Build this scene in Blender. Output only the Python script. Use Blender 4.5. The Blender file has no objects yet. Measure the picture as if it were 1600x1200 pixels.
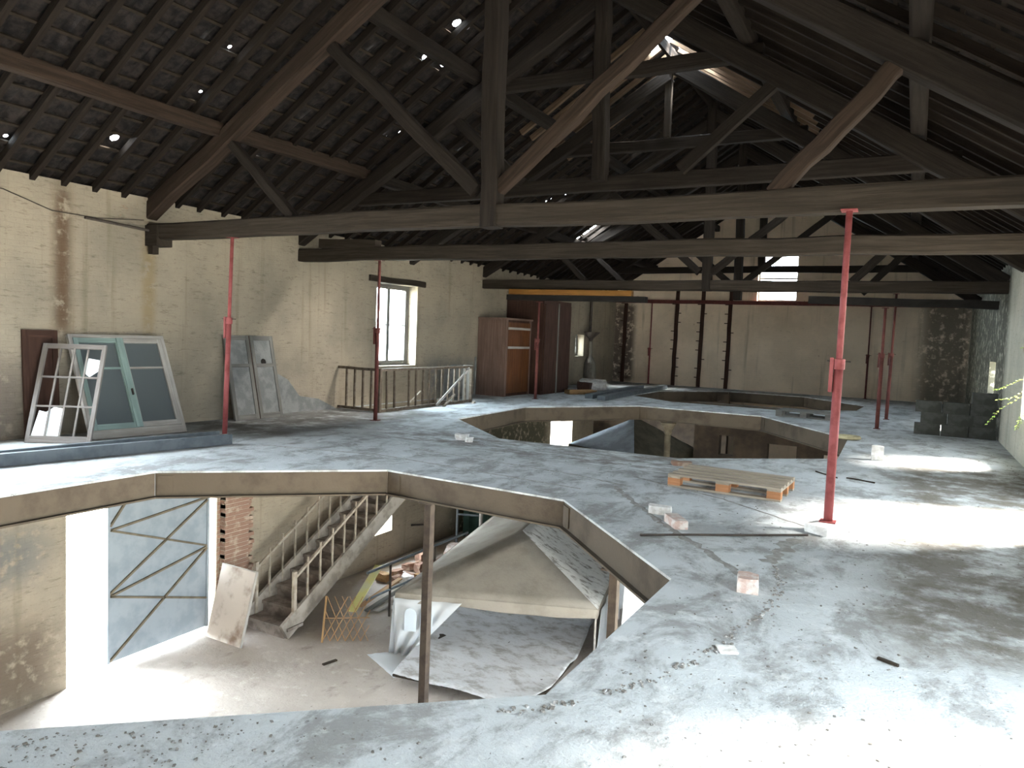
import bpy, math, random
from mathutils import Vector, Matrix, Euler
from mathutils.geometry import tessellate_polygon
random.seed(7)
SC = bpy.context.scene
COL = SC.collection
R = math.radians

# ------------------------------------------------------------------ camera, sky, sun, exposure
cam_d = bpy.data.cameras.new('camera'); cam = bpy.data.objects.new('camera', cam_d); COL.objects.link(cam)
cam_d.sensor_fit = 'HORIZONTAL'; cam_d.sensor_width = 36.0; cam_d.lens = 36.0 * 1139.0 / 1600.0
cam_d.clip_start = 0.05; cam_d.clip_end = 500
_y, _p, _r = R(28.69), R(3.81), R(2.31)
_fw = Vector((-math.sin(_y)*math.cos(_p), math.cos(_y)*math.cos(_p), -math.sin(_p)))
_rt = Vector((math.cos(_y), math.sin(_y), 0)); _up = _rt.cross(_fw)
_r2 = _rt*math.cos(_r) + _up*math.sin(_r); _u2 = -_rt*math.sin(_r) + _up*math.cos(_r)
cam.matrix_world = Matrix(((_r2.x, _u2.x, -_fw.x, 0), (_r2.y, _u2.y, -_fw.y, 0), (_r2.z, _u2.z, -_fw.z, 1.6), (0, 0, 0, 1)))
SC.camera = cam

world = bpy.data.worlds.new('daylight'); SC.world = world; world.use_nodes = True
_bg = world.node_tree.nodes['Background']
# hazy sky, brighter towards the west side of the building
_nt = world.node_tree; _tc = _nt.nodes.new('ShaderNodeTexCoord'); _sx = _nt.nodes.new('ShaderNodeSeparateXYZ'); _nt.links.new(_tc.outputs['Generated'], _sx.inputs[0])
_mr = _nt.nodes.new('ShaderNodeMapRange'); _nt.links.new(_sx.outputs[0], _mr.inputs['Value'])
for _k, _v in (('From Min', -1.0), ('From Max', .6), ('To Min', 6.5), ('To Max', 1.0)): _mr.inputs[_k].default_value = _v
_bg.inputs['Color'].default_value = (0.80, 0.92, 1.0, 1); _nt.links.new(_mr.outputs['Result'], _bg.inputs['Strength'])

sun_d = bpy.data.lights.new('sun', 'SUN'); sun = bpy.data.objects.new('sun', sun_d); COL.objects.link(sun)
sun_d.energy = 5.0; sun_d.angle = R(20); sun_d.color = (1.0, 0.96, 0.88)
SUN_DIR = Vector((0.85, 0.5, 0.93)).normalized()
sun.rotation_euler = SUN_DIR.to_track_quat('Z', 'Y').to_euler(); sun.location = (12, 12, 20)

SC.view_settings.view_transform = 'Standard'; SC.view_settings.look = 'None'
SC.view_settings.gamma = 1.0; SC.view_settings.use_curve_mapping = False
SC.view_settings.exposure = 4.2
SC.cycles.max_bounces = 10; SC.cycles.diffuse_bounces = 6; SC.cycles.glossy_bounces = 3; SC.cycles.transparent_max_bounces = 8
SC.cycles.sample_clamp_indirect = 6.0
SC.cycles.use_denoising = True

def portal(name, loc, normal, sx, sy):
    d = bpy.data.lights.new(name, 'AREA'); d.shape = 'RECTANGLE'; d.size = sx; d.size_y = sy
    d.cycles.is_portal = True
    o = bpy.data.objects.new(name, d); COL.objects.link(o); o.location = loc
    n = Vector(normal)
    # local -Z looks inwards, local X runs horizontally along the wall
    z = -n; x = Vector((0, 0, 1)).cross(z).normalized() if abs(n.z) < .9 else Vector((1, 0, 0)); y = z.cross(x)
    o.rotation_euler = Matrix((x, y, z)).transposed().to_euler()
    return o

# openings: (y0, y1, z0, z1)
L_OPEN = {'win_near': (3.2, 4.7, 0.6, 2.6), 'win_mid': (12.3, 13.75, 0.82, 2.63), 'win_far': (22.85, 23.55, 0.98, 1.72),
          'door': (5.78, 8.28, -3.6, -0.45), 'cellar_win': (12.1, 13.05, -2.92, -1.9), 'cellar_far': (21.2, 22.9, -2.1, -0.75)}
R_OPEN = {'a': (12.25, 13.5, 0.66, 2.1), 'b': (7.9, 9.45, 0.25, 2.45), 'c': (0.8, 4.1, 0.1, 2.35), 'd': (-2.0, -0.4, 0.5, 2.45),
          'e': (17.9, 19.3, 0.72, 1.45), 'low_a': (5.4, 9.8, -3.6, -0.6), 'low_b': (0.4, 4.2, -3.6, -0.6)}  # the low openings are unseen, added to brighten the lower storey
XL, XR, YE, YB, ZG, ZT = -10.1, 1.5, 26.5, -3.0, -3.6, 3.42
CX, SL, ZE = -4.3, 0.645, 3.35           # ridge line, slope, rafter underside at the walls
for k, (a, b, c, d) in L_OPEN.items():
    portal('sky_portal_' + k, (XL - .43, (a+b)/2, (c+d)/2), (1, 0, 0), b-a, d-c)
for k, (a, b, c, d) in R_OPEN.items():
    portal('sky_portal_r' + k, (XR + .43, (a+b)/2, (c+d)/2), (-1, 0, 0), b-a, d-c)
portal('sky_portal_gable', (-4.25, YE + .38, 3.98), (0, -1, 0), 1.3, 1.65)

# ------------------------------------------------------------------ materials
def nodes(name):
    m = bpy.data.materials.new(name); m.use_nodes = True
    nt = m.node_tree; b = nt.nodes['Principled BSDF']; b.inputs['Specular IOR Level'].default_value = .12
    return m, nt, b
def N(nt, t, **kw):
    n = nt.nodes.new(t)
    for k, v in kw.items():
        if k in n.inputs: n.inputs[k].default_value = v
        else: setattr(n, k, v)
    return n
def coord(nt, kind='Object', scale=(1, 1, 1)):
    tc = N(nt, 'ShaderNodeTexCoord'); mp = N(nt, 'ShaderNodeMapping'); mp.inputs['Scale'].default_value = scale
    nt.links.new(tc.outputs[kind], mp.inputs['Vector']); return mp.outputs['Vector']
def noise(nt, vec, scale, detail=5, rough=.6, dist=0):
    n = N(nt, 'ShaderNodeTexNoise'); n.inputs['Scale'].default_value = scale; n.inputs['Detail'].default_value = detail
    n.inputs['Roughness'].default_value = rough; n.inputs['Distortion'].default_value = dist
    nt.links.new(vec, n.inputs['Vector']); return n.outputs['Fac']
def ramp(nt, fac, lo, hi):
    r = N(nt, 'ShaderNodeMapRange'); r.inputs['From Min'].default_value = lo; r.inputs['From Max'].default_value = hi
    r.interpolation_type = 'SMOOTHSTEP'; nt.links.new(fac, r.inputs['Value']); return r.outputs['Result']
def mix(nt, fac, a, b, mode='MIX'):
    m = N(nt, 'ShaderNodeMix', data_type='RGBA', blend_type=mode)
    if isinstance(fac, (int, float)): m.inputs[0].default_value = fac
    else: nt.links.new(fac, m.inputs[0])
    for s, v in ((6, a), (7, b)):
        if isinstance(v, (tuple, list)): m.inputs[s].default_value = (*v[:3], 1)
        else: nt.links.new(v, m.inputs[s])
    return m.outputs[2]
def mathn(nt, op, a, b=None):
    n = N(nt, 'ShaderNodeMath', operation=op)
    for s, v in ((0, a), (1, b)):
        if v is None: continue
        if isinstance(v, (int, float)): n.inputs[s].default_value = v
        else: nt.links.new(v, n.inputs[s])
    return n.outputs[0]
def bump(nt, b, h, strength, dist=.02):
    n = N(nt, 'ShaderNodeBump'); n.inputs['Strength'].default_value = strength; n.inputs['Distance'].default_value = dist
    nt.links.new(h, n.inputs['Height']); nt.links.new(n.outputs['Normal'], b.inputs['Normal'])
def simple(name, c, rough=.8, metal=0, c2=None, scale=6, lo=.4, hi=.65, bmp=0, bscale=60, kind='Object', stretch=(1, 1, 1)):
    m, nt, b = nodes(name)
    b.inputs['Roughness'].default_value = rough; b.inputs['Metallic'].default_value = metal
    v = coord(nt, kind, stretch)
    f = ramp(nt, noise(nt, v, scale), lo, hi)
    nt.links.new(mix(nt, f, c, c2 or tuple(x*.7 for x in c)), b.inputs['Base Color'])
    if bmp: bump(nt, b, noise(nt, v, bscale, 4), bmp)
    return m

def box_mask(nt, pos, axis_ranges):
    """smooth box mask on object coordinates, (axis, lo, hi, feather)"""
    sep = N(nt, 'ShaderNodeSeparateXYZ'); nt.links.new(pos, sep.inputs[0]); out = None
    for ax, lo, hi, fe in axis_ranges:
        s = sep.outputs[ax]
        a = ramp(nt, s, lo - fe, lo + fe); c = ramp(nt, s, hi + fe, hi - fe)
        k = mathn(nt, 'MULTIPLY', a, c)
        out = k if out is None else mathn(nt, 'MULTIPLY', out, k)
    return out

def wall_material(name, c_lime, c_lime2, c_grime, axis, grime=(.56, .72), stains=(), bricks=()):
    m, nt, b = nodes(name); b.inputs['Roughness'].default_value = .9
    pos = coord(nt)
    # brick courses in the plane of the wall
    mp = N(nt, 'ShaderNodeMapping'); nt.links.new(pos, mp.inputs['Vector'])
    mp.inputs['Rotation'].default_value = (R(90), 0, R(90)) if axis == 'x' else (R(90), 0, 0)
    br = N(nt, 'ShaderNodeTexBrick'); sep = N(nt, 'ShaderNodeSeparateXYZ'); nt.links.new(pos, sep.inputs[0])
    cmb = N(nt, 'ShaderNodeCombineXYZ'); nt.links.new(sep.outputs[1 if axis == 'x' else 0], cmb.inputs[0]); nt.links.new(sep.outputs[2], cmb.inputs[1])
    wob = N(nt, 'ShaderNodeTexNoise'); wob.inputs['Scale'].default_value = 3; nt.links.new(pos, wob.inputs['Vector'])
    vm = N(nt, 'ShaderNodeVectorMath', operation='MULTIPLY_ADD'); nt.links.new(wob.outputs['Color'], vm.inputs[0]); vm.inputs[1].default_value = (.05, .05, 0); nt.links.new(cmb.outputs[0], vm.inputs[2])
    nt.links.new(vm.outputs[0], br.inputs['Vector'])
    br.inputs['Scale'].default_value = 1.0; br.inputs['Brick Width'].default_value = .22; br.inputs['Row Height'].default_value = .072
    br.inputs['Mortar Size'].default_value = .008; br.inputs['Mortar Smooth'].default_value = .6
    br.inputs['Color1'].default_value = (.22, .085, .05, 1); br.inputs['Color2'].default_value = (.30, .14, .09, 1); br.inputs['Mortar'].default_value = (.30, .26, .2, 1)
    lime = mix(nt, ramp(nt, noise(nt, pos, .9, 6, .65), .35, .68), c_lime, c_lime2)
    # fine mottling and horizontal flaking along the courses
    v2 = coord(nt, 'Object', (1, 1, 4.5) )
    flake = ramp(nt, noise(nt, v2, 4.6, 9, .75), *grime)
    col = mix(nt, mathn(nt, 'MULTIPLY', flake, .6), lime, c_grime)
    # runs of dirty water
    v3 = coord(nt, 'Object', (5, 5, .28))
    runs = ramp(nt, noise(nt, v3, 1.0, 4, .6), .56, .74)
    col = mix(nt, mathn(nt, 'MULTIPLY', runs, .45), col, (.16, .13, .085))
    spots = ramp(nt, noise(nt, v2, 14, 3, .6), .66, .74)
    col = mix(nt, mathn(nt, 'MULTIPLY', spots, .75), col, (.13, .10, .07))
    bare = ramp(nt, noise(nt, pos, 1.1, 6, .7), .68, .74)
    for rg in bricks:
        bm = mathn(nt, 'MULTIPLY', box_mask(nt, pos, rg), ramp(nt, noise(nt, pos, 5, 4), .36, .46))
        bare = mathn(nt, 'MAXIMUM', bare, bm)
    col = mix(nt, mathn(nt, 'MULTIPLY', bare, .9), col, br.outputs['Color'])
    for rg, sc, amt in stains:
        sm = mathn(nt, 'MULTIPLY', box_mask(nt, pos, rg), ramp(nt, noise(nt, pos, 7, 5), .3, .5))
        col = mix(nt, mathn(nt, 'MULTIPLY', sm, amt), col, sc)
    nt.links.new(col, b.inputs['Base Color'])
    h = mathn(nt, 'ADD', mathn(nt, 'MULTIPLY', br.outputs['Fac'], -.55), mathn(nt, 'MULTIPLY', noise(nt, pos, 22, 5), .9))
    bump(nt, b, h, .32, .02)
    return m

M = {}
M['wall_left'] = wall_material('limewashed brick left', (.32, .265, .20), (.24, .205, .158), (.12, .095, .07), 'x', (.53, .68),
    stains=(((( 1, 5.62, 5.84, .10), (2, 1.35, 3.35, .25)), (.10, .06, .035), .9),
            ((( 1, 6.9, 7.1, .08), (2, 1.3, 2.9, .5)), (.22, .15, .06), .55),
            ((( 1, 3.6, 5.25, .25), (2, 0, 1.0, .3)), (.14, .11, .09), .8),
            ((( 1, 14.2, 17.0, .3), (2, 0, .9, .25)), (.10, .10, .10), .7),
            ((( 1, 2.5, 5.6, .3), (2, -3.6, -2.5, .35)), (.12, .09, .065), .85),
            ((( 1, 3.6, 5.5, .3), (2, -1.9, -1.2, .3)), (.13, .13, .125), .8),
            ((( 1, 15.5, 21.0, .4), (2, -3.6, -.2, .1)), (.06, .055, .036), .95)),
    bricks=((( 1, 8.3, 8.98, .06), (2, -3.6, -.2, .05)),))
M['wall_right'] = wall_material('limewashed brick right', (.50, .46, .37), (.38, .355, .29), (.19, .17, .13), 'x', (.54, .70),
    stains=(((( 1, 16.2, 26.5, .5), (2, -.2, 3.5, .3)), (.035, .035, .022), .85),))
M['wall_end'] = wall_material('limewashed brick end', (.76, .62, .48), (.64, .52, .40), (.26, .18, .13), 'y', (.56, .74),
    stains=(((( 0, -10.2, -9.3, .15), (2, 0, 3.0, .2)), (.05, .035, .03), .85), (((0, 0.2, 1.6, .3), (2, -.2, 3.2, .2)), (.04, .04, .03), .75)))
M['wall_cellar'] = simple('cellar brown plaster', (.10, .075, .055), .9, 0, (.055, .042, .033), 1.6, .35, .65, .3, 20)

def floor_material(name, c1, c2, dirt, amt=(.50, .66), dust=(.62, .62, .60)):
    m, nt, b = nodes(name); b.inputs['Roughness'].default_value = .85
    pos = coord(nt)
    base = mix(nt, ramp(nt, noise(nt, pos, .6, 6, .6), .35, .65), c1, c2)
    vs = coord(nt, 'Object', (1.6, 1, 1))
    d = ramp(nt, noise(nt, vs, 1.5, 9, .75, .4), *amt)
    col = mix(nt, mathn(nt, 'MULTIPLY', d, .62), base, dirt)
    du = ramp(nt, noise(nt, pos, 4.2, 7, .7), .55, .66)
    col = mix(nt, mathn(nt, 'MULTIPLY', du, .5), col, dust)
    sp = ramp(nt, noise(nt, vs, 16, 5, .75), .62, .70)
    col = mix(nt, mathn(nt, 'MULTIPLY', sp, .8), col, tuple(x*.55 for x in dirt))
    return m, nt, b, pos, col
m, nt, b, pos, col = floor_material('dusty concrete', (.53, .555, .57), (.43, .45, .46), (.15, .135, .12), (.45, .61), (.68, .69, .69))
far_d = mathn(nt, 'MULTIPLY', box_mask(nt, pos, ((0, -.1, 1.7, .25), (1, 4.4, 12.0, .5))), ramp(nt, noise(nt, pos, 2.2, 7, .7), .34, .56))
col = mix(nt, mathn(nt, 'MULTIPLY', far_d, .8), col, (.11, .09, .065))
mid = mathn(nt, 'MULTIPLY', box_mask(nt, pos, ((0, -7.2, -2.2, .4), (1, 8.5, 10.0, .35))), ramp(nt, noise(nt, coord(nt, 'Object', (.7, 1.4, 1)), 2.6, 8, .72), .42, .58))
col = mix(nt, mathn(nt, 'MULTIPLY', mid, .75), col, (.15, .13, .11))
lft = mathn(nt, 'MULTIPLY', box_mask(nt, pos, ((0, -10.2, -7.9, .3), (1, 7.3, 12.0, .6))), ramp(nt, noise(nt, pos, 2.0, 7, .7), .3, .55))
col = mix(nt, mathn(nt, 'MULTIPLY', lft, .75), col, (.10, .09, .08))
nt.links.new(col, b.inputs['Base Color'])
bump(nt, b, mathn(nt, 'ADD', noise(nt, pos, 9, 6, .7), mathn(nt, 'MULTIPLY', noise(nt, pos, 60, 4), .4)), .5, .03)
M['floor'] = m
m, nt, b, pos, col = floor_material('earthy ground floor', (.47, .415, .37), (.38, .33, .29), (.21, .17, .14), (.53, .70), (.55, .50, .45))
nt.links.new(col, b.inputs['Base Color']); bump(nt, b, noise(nt, pos, 8, 6, .7), .4, .03)
M['ground_floor'] = m
M['outside'] = simple('pale gravel', (.50, .47, .41), .95, 0, (.38, .36, .31), 2, .4, .6, .4, 30)

def wood(name, c1, c2, rough=.85, dust=None):
    m, nt, b = nodes(name); b.inputs['Roughness'].default_value = rough
    v = coord(nt, 'UV', (1.2, 22, 1)); v2 = coord(nt, 'UV', (1, 1.5, 1))
    g = ramp(nt, noise(nt, v, 1.0, 6, .65, .3), .35, .65)
    big = ramp(nt, noise(nt, v2, 1.6, 4), .4, .65)
    col = mix(nt, g, c1, c2); col = mix(nt, mathn(nt, 'MULTIPLY', big, .5), col, tuple(x*.6 for x in c1))
    if dust:
        ge = N(nt, 'ShaderNodeNewGeometry'); sp = N(nt, 'ShaderNodeSeparateXYZ'); nt.links.new(ge.outputs['Normal'], sp.inputs[0])
        col = mix(nt, mathn(nt, 'MULTIPLY', ramp(nt, sp.outputs[2], .4, .9), .7), col, dust)
    nt.links.new(col, b.inputs['Base Color']); bump(nt, b, g, .35, .01)
    return m
M['timber'] = wood('old dark timber', (.048, .037, .028), (.027, .020, .015), .85)
M['timber_dark'] = wood('dark roof timber', (.026, .020, .016), (.015, .011, .009), .85)
M['timber_red'] = wood('reddish dark timber', (.044, .029, .021), (.023, .015, .011), .85)
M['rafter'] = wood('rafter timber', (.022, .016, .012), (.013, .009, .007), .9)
M['rafter_pale'] = wood('newer brown rafter', (.15, .10, .065), (.10, .065, .042), .85)  # light from the ridge gap put into the colour of the upper rafters
M['yellow_wood'] = wood('new yellow timber', (.27, .125, .03), (.20, .085, .02), .7)
M['pallet'] = wood('grey pallet wood', (.40, .34, .27), (.27, .22, .17), .85)
M['pallet_block'] = wood('orange pallet chipboard', (.50, .24, .12), (.38, .17, .08), .9)
M['grey_wood'] = wood('weathered grey wood', (.20, .19, .17), (.13, .12, .11), .9)
M['pale_wood'] = wood('pale painted wood', (.45, .42, .39), (.33, .295, .265), .8)
M['sash_wood'] = wood('grey white sash paint', (.25, .225, .21), (.17, .145, .13), .8)
M['green_wood'] = wood('pale green paint', (.30, .385, .36), (.22, .29, .27), .7)
M['brown_wood'] = wood('brown painted wood', (.07, .036, .026), (.042, .022, .017), .8)
M['door_wood'] = wood('orange brown door wood', (.15, .058, .022), (.10, .036, .015), .6)
M['pink_wood'] = wood('pinkish cupboard side', (.185, .125, .10), (.14, .085, .066), .85)
M['trellis'] = wood('trellis wood', (.42, .26, .13), (.30, .17, .08), .8)
M['board'] = simple('stained white board', (.50, .44, .39), .8, 0, (.22, .155, .12), 2.6, .46, .74)
M['tile'] = simple('old clay tile', (.028, .022, .020), .9, 0, (.009, .008, .008), 9, .35, .65, .3, 50)
M['lath'] = simple('roof lath', (.03, .022, .016), .9)
M['red_paint'] = simple('red primer steel', (.27, .075, .075), .6, .05, (.19, .045, .043), 9, .4, .7)
M['dark_red'] = simple('rusty red steel', (.15, .05, .043), .7, .05, (.10, .035, .03), 9, .4, .7)
M['rust'] = simple('brown rusty steel', (.088, .070, .052), .75, .05, (.060, .046, .034), 2.5, .45, .7, .15, 40)
M['dark_steel'] = simple('dark brown steel', (.075, .06, .05), .6, .3, (.05, .04, .035), 8)
M['black'] = simple('near black timber', (.02, .017, .015), .9)
M['galv'] = simple('galvanised steel', (.15, .165, .178), .5, .3, (.11, .125, .14), 5)
M['grey_metal'] = simple('grey painted sheet metal', (.27, .30, .33), .6, .1, (.22, .25, .28), 3)
M['rib'] = simple('rusty brace', (.17, .14, .10), .8, .1)
M['white_chalk'] = simple('white block', (.74, .72, .70), .9, 0, (.6, .57, .54), 14, .4, .6, .5, 40)
M['brick'] = simple('worn pink brick', (.50, .36, .31), .9, 0, (.62, .56, .52), 12, .4, .6, .5, 50)
M['redbrick'] = simple('red brick rubble', (.25, .15, .11), .9, 0, (.40, .31, .24), 6, .48, .68, .4, 50)
M['block'] = simple('grey concrete block', (.09, .09, .082), .95, 0, (.06, .06, .052), 5, .4, .6, .5, 70)
M['dust_debris'] = simple('grit', (.20, .185, .17), .95, 0, (.42, .41, .40), 30, .5, .6)
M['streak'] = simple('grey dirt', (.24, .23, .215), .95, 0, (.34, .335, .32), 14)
M['dark_debris'] = simple('dark grit', (.16, .145, .13), .95, 0, (.26, .25, .24), 20)
M['cement'] = simple('grey cement render', (.23, .23, .22), .9, 0, (.17, .17, .165), 5, .4, .6, .4, 50)
M['plaster_white'] = simple('pale plaster jamb', (.62, .57, .46), .9, 0, (.5, .45, .36), 5, .4, .6, .4, 40)
def canvas_material(name, c, c2, scale, lo, hi, thin, stretch=(1, 1, 1), bm=.3, bs=25):
    m, nt, b = nodes(name); b.inputs['Roughness'].default_value = .9; v = coord(nt, 'Object', stretch)
    col = mix(nt, ramp(nt, noise(nt, v, scale, 8, .7), lo, hi), c, c2); nt.links.new(col, b.inputs['Base Color']); bump(nt, b, noise(nt, v, bs, 4), bm)
    tr = N(nt, 'ShaderNodeBsdfTranslucent'); nt.links.new(col, tr.inputs['Color']); mx = N(nt, 'ShaderNodeMixShader'); mx.inputs[0].default_value = thin
    nt.links.new(b.outputs[0], mx.inputs[1]); nt.links.new(tr.outputs[0], mx.inputs[2]); nt.links.new(mx.outputs[0], nt.nodes['Material Output'].inputs[0]); return m
M['canvas'] = canvas_material('dusty beige canvas', (.40, .36, .31), (.32, .285, .24), 1.5, .4, .65, .28)
M['tarp_dirty'] = canvas_material('debris dusted white canvas', (.72, .71, .69), (.26, .24, .22), 4.5, .50, .64, .3, (1, 1.8, 1), .5)
M['tarp_grey'] = canvas_material('dirty grey sheet', (.56, .565, .58), (.33, .31, .295), 3.0, .45, .66, .0, (1, 1.6, 1), .6, 12)
M['tent_blue'] = canvas_material('grey blue canvas', (.34, .38, .44), (.25, .28, .32), 2, .4, .6, .2)  # front panel of the far tent, window light put into its paler colour
M['tent_olive'] = canvas_material('dark olive canvas', (.10, .09, .065), (.07, .06, .045), 2, .4, .6, .1)
M['hopper_pale'] = simple('chalky pipe', (.20, .18, .15), .9)
M['conc_gnd'] = simple('concrete stair', (.27, .23, .20), .9, 0, (.16, .13, .11), 5, .4, .62, .35, 40)
M['stair_side'] = simple('stair stringer paint', (.33, .29, .25), .85, 0, (.22, .19, .16), 4, .4, .62, .2, 30)
M['rail_paint'] = simple('brownish rail', (.10, .075, .055), .7, 0, (.16, .13, .10), 12)
M['stair_rail'] = simple('pale rail', (.38, .33, .27), .75, 0, (.28, .23, .18), 9)
M['yellow_board'] = simple('yellow sign board', (.75, .72, .30), .6, 0, (.70, .70, .45), 3)
M['green_cloth'] = simple('dark green sheet', (.055, .10, .085), .8, 0, (.035, .07, .06), 2)
M['leaf'] = simple('leaf', (.30, .46, .10), .55, 0, (.48, .56, .16), 9)
M['stem'] = simple('stem', (.20, .15, .08), .8)
M['dry_leaf'] = simple('rope', (.48, .42, .26), .9)
def cloth_material():
    m, nt, b = nodes('white tent wall plastic'); b.inputs['Base Color'].default_value = (.70, .71, .72, 1); b.inputs['Roughness'].default_value = .6
    tr = N(nt, 'ShaderNodeBsdfTranslucent'); tr.inputs['Color'].default_value = (.8, .82, .85, 1)
    mx = N(nt, 'ShaderNodeMixShader'); mx.inputs[0].default_value = .4
    nt.links.new(b.outputs[0], mx.inputs[1]); nt.links.new(tr.outputs[0], mx.inputs[2]); nt.links.new(mx.outputs[0], nt.nodes['Material Output'].inputs[0])
    return m
M['cloth'] = cloth_material()
def glass_material(name, clear, tint):
    m, nt, b = nodes(name); b.inputs['Base Color'].default_value = (*tint, 1); b.inputs['Roughness'].default_value = .25
    tr = N(nt, 'ShaderNodeBsdfTransparent'); tr.inputs['Color'].default_value = (.93, .96, .97, 1)
    mx = N(nt, 'ShaderNodeMixShader'); mx.inputs[0].default_value = clear
    nt.links.new(b.outputs[0], mx.inputs[1]); nt.links.new(tr.outputs[0], mx.inputs[2]); nt.links.new(mx.outputs[0], nt.nodes['Material Output'].inputs[0])
    return m
M['glass'] = glass_material('window glass', .92, (.6, .65, .65))
M['dusty_glass'] = glass_material('dusty dark glass', .12, (.12, .135, .14))
M['white_pane'] = glass_material('whitened broken pane', .05, (.85, .88, .90))
M['clear_film'] = glass_material('clear tent film', .1, (.62, .68, .74))

# ------------------------------------------------------------------ mesh builder and object helpers
class MB:
    def __init__(self): self.v = []; self.f = []; self.uv = {}; self.mi = {}; self.X = Matrix.Identity(4); self.cur = 0
    def add(self, pts, faces, uvs=None):
        o = len(self.v); self.v += [self.X @ Vector(p) for p in pts]
        for i, f in enumerate(faces):
            if uvs: self.uv[len(self.f)] = uvs[i]
            self.mi[len(self.f)] = self.cur
            self.f.append(tuple(o + k for k in f))
    def box(self, c, s, rot=None):
        h = [x/2 for x in s]; m = rot.to_matrix() if rot is not None else Matrix.Identity(3); c = Vector(c)
        pts = [c + m @ Vector((sx*h[0], sy*h[1], sz*h[2])) for sx in (-1, 1) for sy in (-1, 1) for sz in (-1, 1)]
        ax = max(range(3), key=lambda i: s[i])
        q = [(0, 1, 3, 2), (4, 6, 7, 5), (0, 4, 5, 1), (2, 3, 7, 6), (0, 2, 6, 4), (1, 5, 7, 3)]
        sg = [(sx*h[0], sy*h[1], sz*h[2]) for sx in (-1, 1) for sy in (-1, 1) for sz in (-1, 1)]
        off = random.random()*9; uvs = []
        for f in q:
            uvs.append([(sg[k][ax] + off, sg[k][(ax+1) % 3] + .7*sg[k][(ax+2) % 3] + off) for k in f])
        self.add(pts, q, uvs)
    def span(self, a, b): self.box([(p+q)/2 for p, q in zip(a, b)], [abs(q-p) for p, q in zip(a, b)])
    def beam(self, p, q, w, h, up=(0, 0, 1), n=1, jit=0.0, cham=.0, end_scale=1):
        """timber from p to q, width w across, height h along 'up'; n segments with slight waviness"""
        p, q = Vector(p), Vector(q); d = (q-p); L = d.length; d.normalize(); u = Vector(up); s = d.cross(u)
        if s.length < 1e-4: s = d.cross(Vector((0, 1, 0)))
        s.normalize(); u = s.cross(d).normalized()
        c = cham*min(w, h)
        prof = [(-w/2+c, -h/2), (w/2-c, -h/2), (w/2, -h/2+c), (w/2, h/2-c), (w/2-c, h/2), (-w/2+c, h/2), (-w/2, h/2-c), (-w/2, -h/2+c)] if cham else [(-w/2, -h/2), (w/2, -h/2), (w/2, h/2), (-w/2, h/2)]
        k = len(prof); pts = []; off = random.random()*20
        for i in range(n+1):
            t = i/n; c0 = p + d*(L*t); ja = random.uniform(-jit, jit); jb = random.uniform(-jit, jit)
            if i in (0, n): ja = jb = 0
            for (a, b) in prof:
                pts.append(c0 + s*(a + ja + random.uniform(-jit, jit)*.35) + u*(b + jb + random.uniform(-jit, jit)*.35))
        per = [0]
        for i in range(k): per.append(per[-1] + (Vector(prof[(i+1) % k]) - Vector(prof[i])).length)
        fs = []; uvs = []
        for i in range(n):
            for j in range(k):
                j2 = (j+1) % k
                fs.append((i*k+j, i*k+j2, (i+1)*k+j2, (i+1)*k+j))
                u0, u1 = L*i/n + off, L*(i+1)/n + off
                uvs.append([(u0, per[j]+off), (u0, per[j+1]+off), (u1, per[j+1]+off), (u1, per[j]+off)])
        fs.append(tuple(range(k-1, -1, -1))); uvs.append([(a+off, b*3) for a, b in prof][::-1])
        fs.append(tuple(n*k+j for j in range(k))); uvs.append([(a+off, b*3) for a, b in prof])
        self.add(pts, fs, uvs)
    def tube(self, pts, r, n=8, r2=None):
        pts = [Vector(p) for p in pts]; r2 = r if r2 is None else r2; vs = []; m = len(pts); pr = None
        for i, p in enumerate(pts):
            d = (pts[min(i+1, m-1)] - pts[max(i-1, 0)]).normalized()
            a = d.cross(Vector((0, 0, 1))) if abs(d.z) < .95 else d.cross(Vector((0, 1, 0)))
            a.normalize(); b = a.cross(d).normalized(); rr = r + (r2-r)*i/max(1, m-1)
            for j in range(n):
                t = 2*math.pi*j/n; vs.append(p + a*(rr*math.cos(t)) + b*(rr*math.sin(t)))
        fs = [(i*n+j, i*n+(j+1) % n, (i+1)*n+(j+1) % n, (i+1)*n+j) for i in range(m-1) for j in range(n)]
        fs += [tuple(range(n-1, -1, -1)), tuple((m-1)*n+j for j in range(n))]
        self.add(vs, fs)
    def lathe(self, c, prof, n=20):
        c = Vector(c); vs = []; m = len(prof)
        for (r, z) in prof:
            for j in range(n): t = 2*math.pi*j/n; vs.append(c + Vector((r*math.cos(t), r*math.sin(t), z)))
        fs = [(i*n+j, i*n+(j+1) % n, (i+1)*n+(j+1) % n, (i+1)*n+j) for i in range(m-1) for j in range(n)]
        fs += [tuple(range(n-1, -1, -1)), tuple((m-1)*n+j for j in range(n))]
        self.add(vs, fs)
    def slab(self, outer, holes, t, mapf=lambda a, b, d: (a, b, -d)):
        """polygon with holes in a plane, extruded by t"""
        loops = [outer] + list(holes); flat = [p for l in loops for p in l]
        tris = tessellate_polygon([[Vector((x, y, 0)) for x, y in l] for l in loops])
        n = len(flat); pts = [mapf(x, y, 0) for x, y in flat] + [mapf(x, y, t) for x, y in flat]; fs = []
        for tr in tris:
            fs.append(tuple(tr)); fs.append(tuple(n + k for k in reversed(tr)))
        o = 0
        for l in loops:
            k = len(l)
            for i in range(k): j = (i+1) % k; fs.append((o+i, o+j, n+o+j, n+o+i))
            o += k
        self.add(pts, fs)
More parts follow.
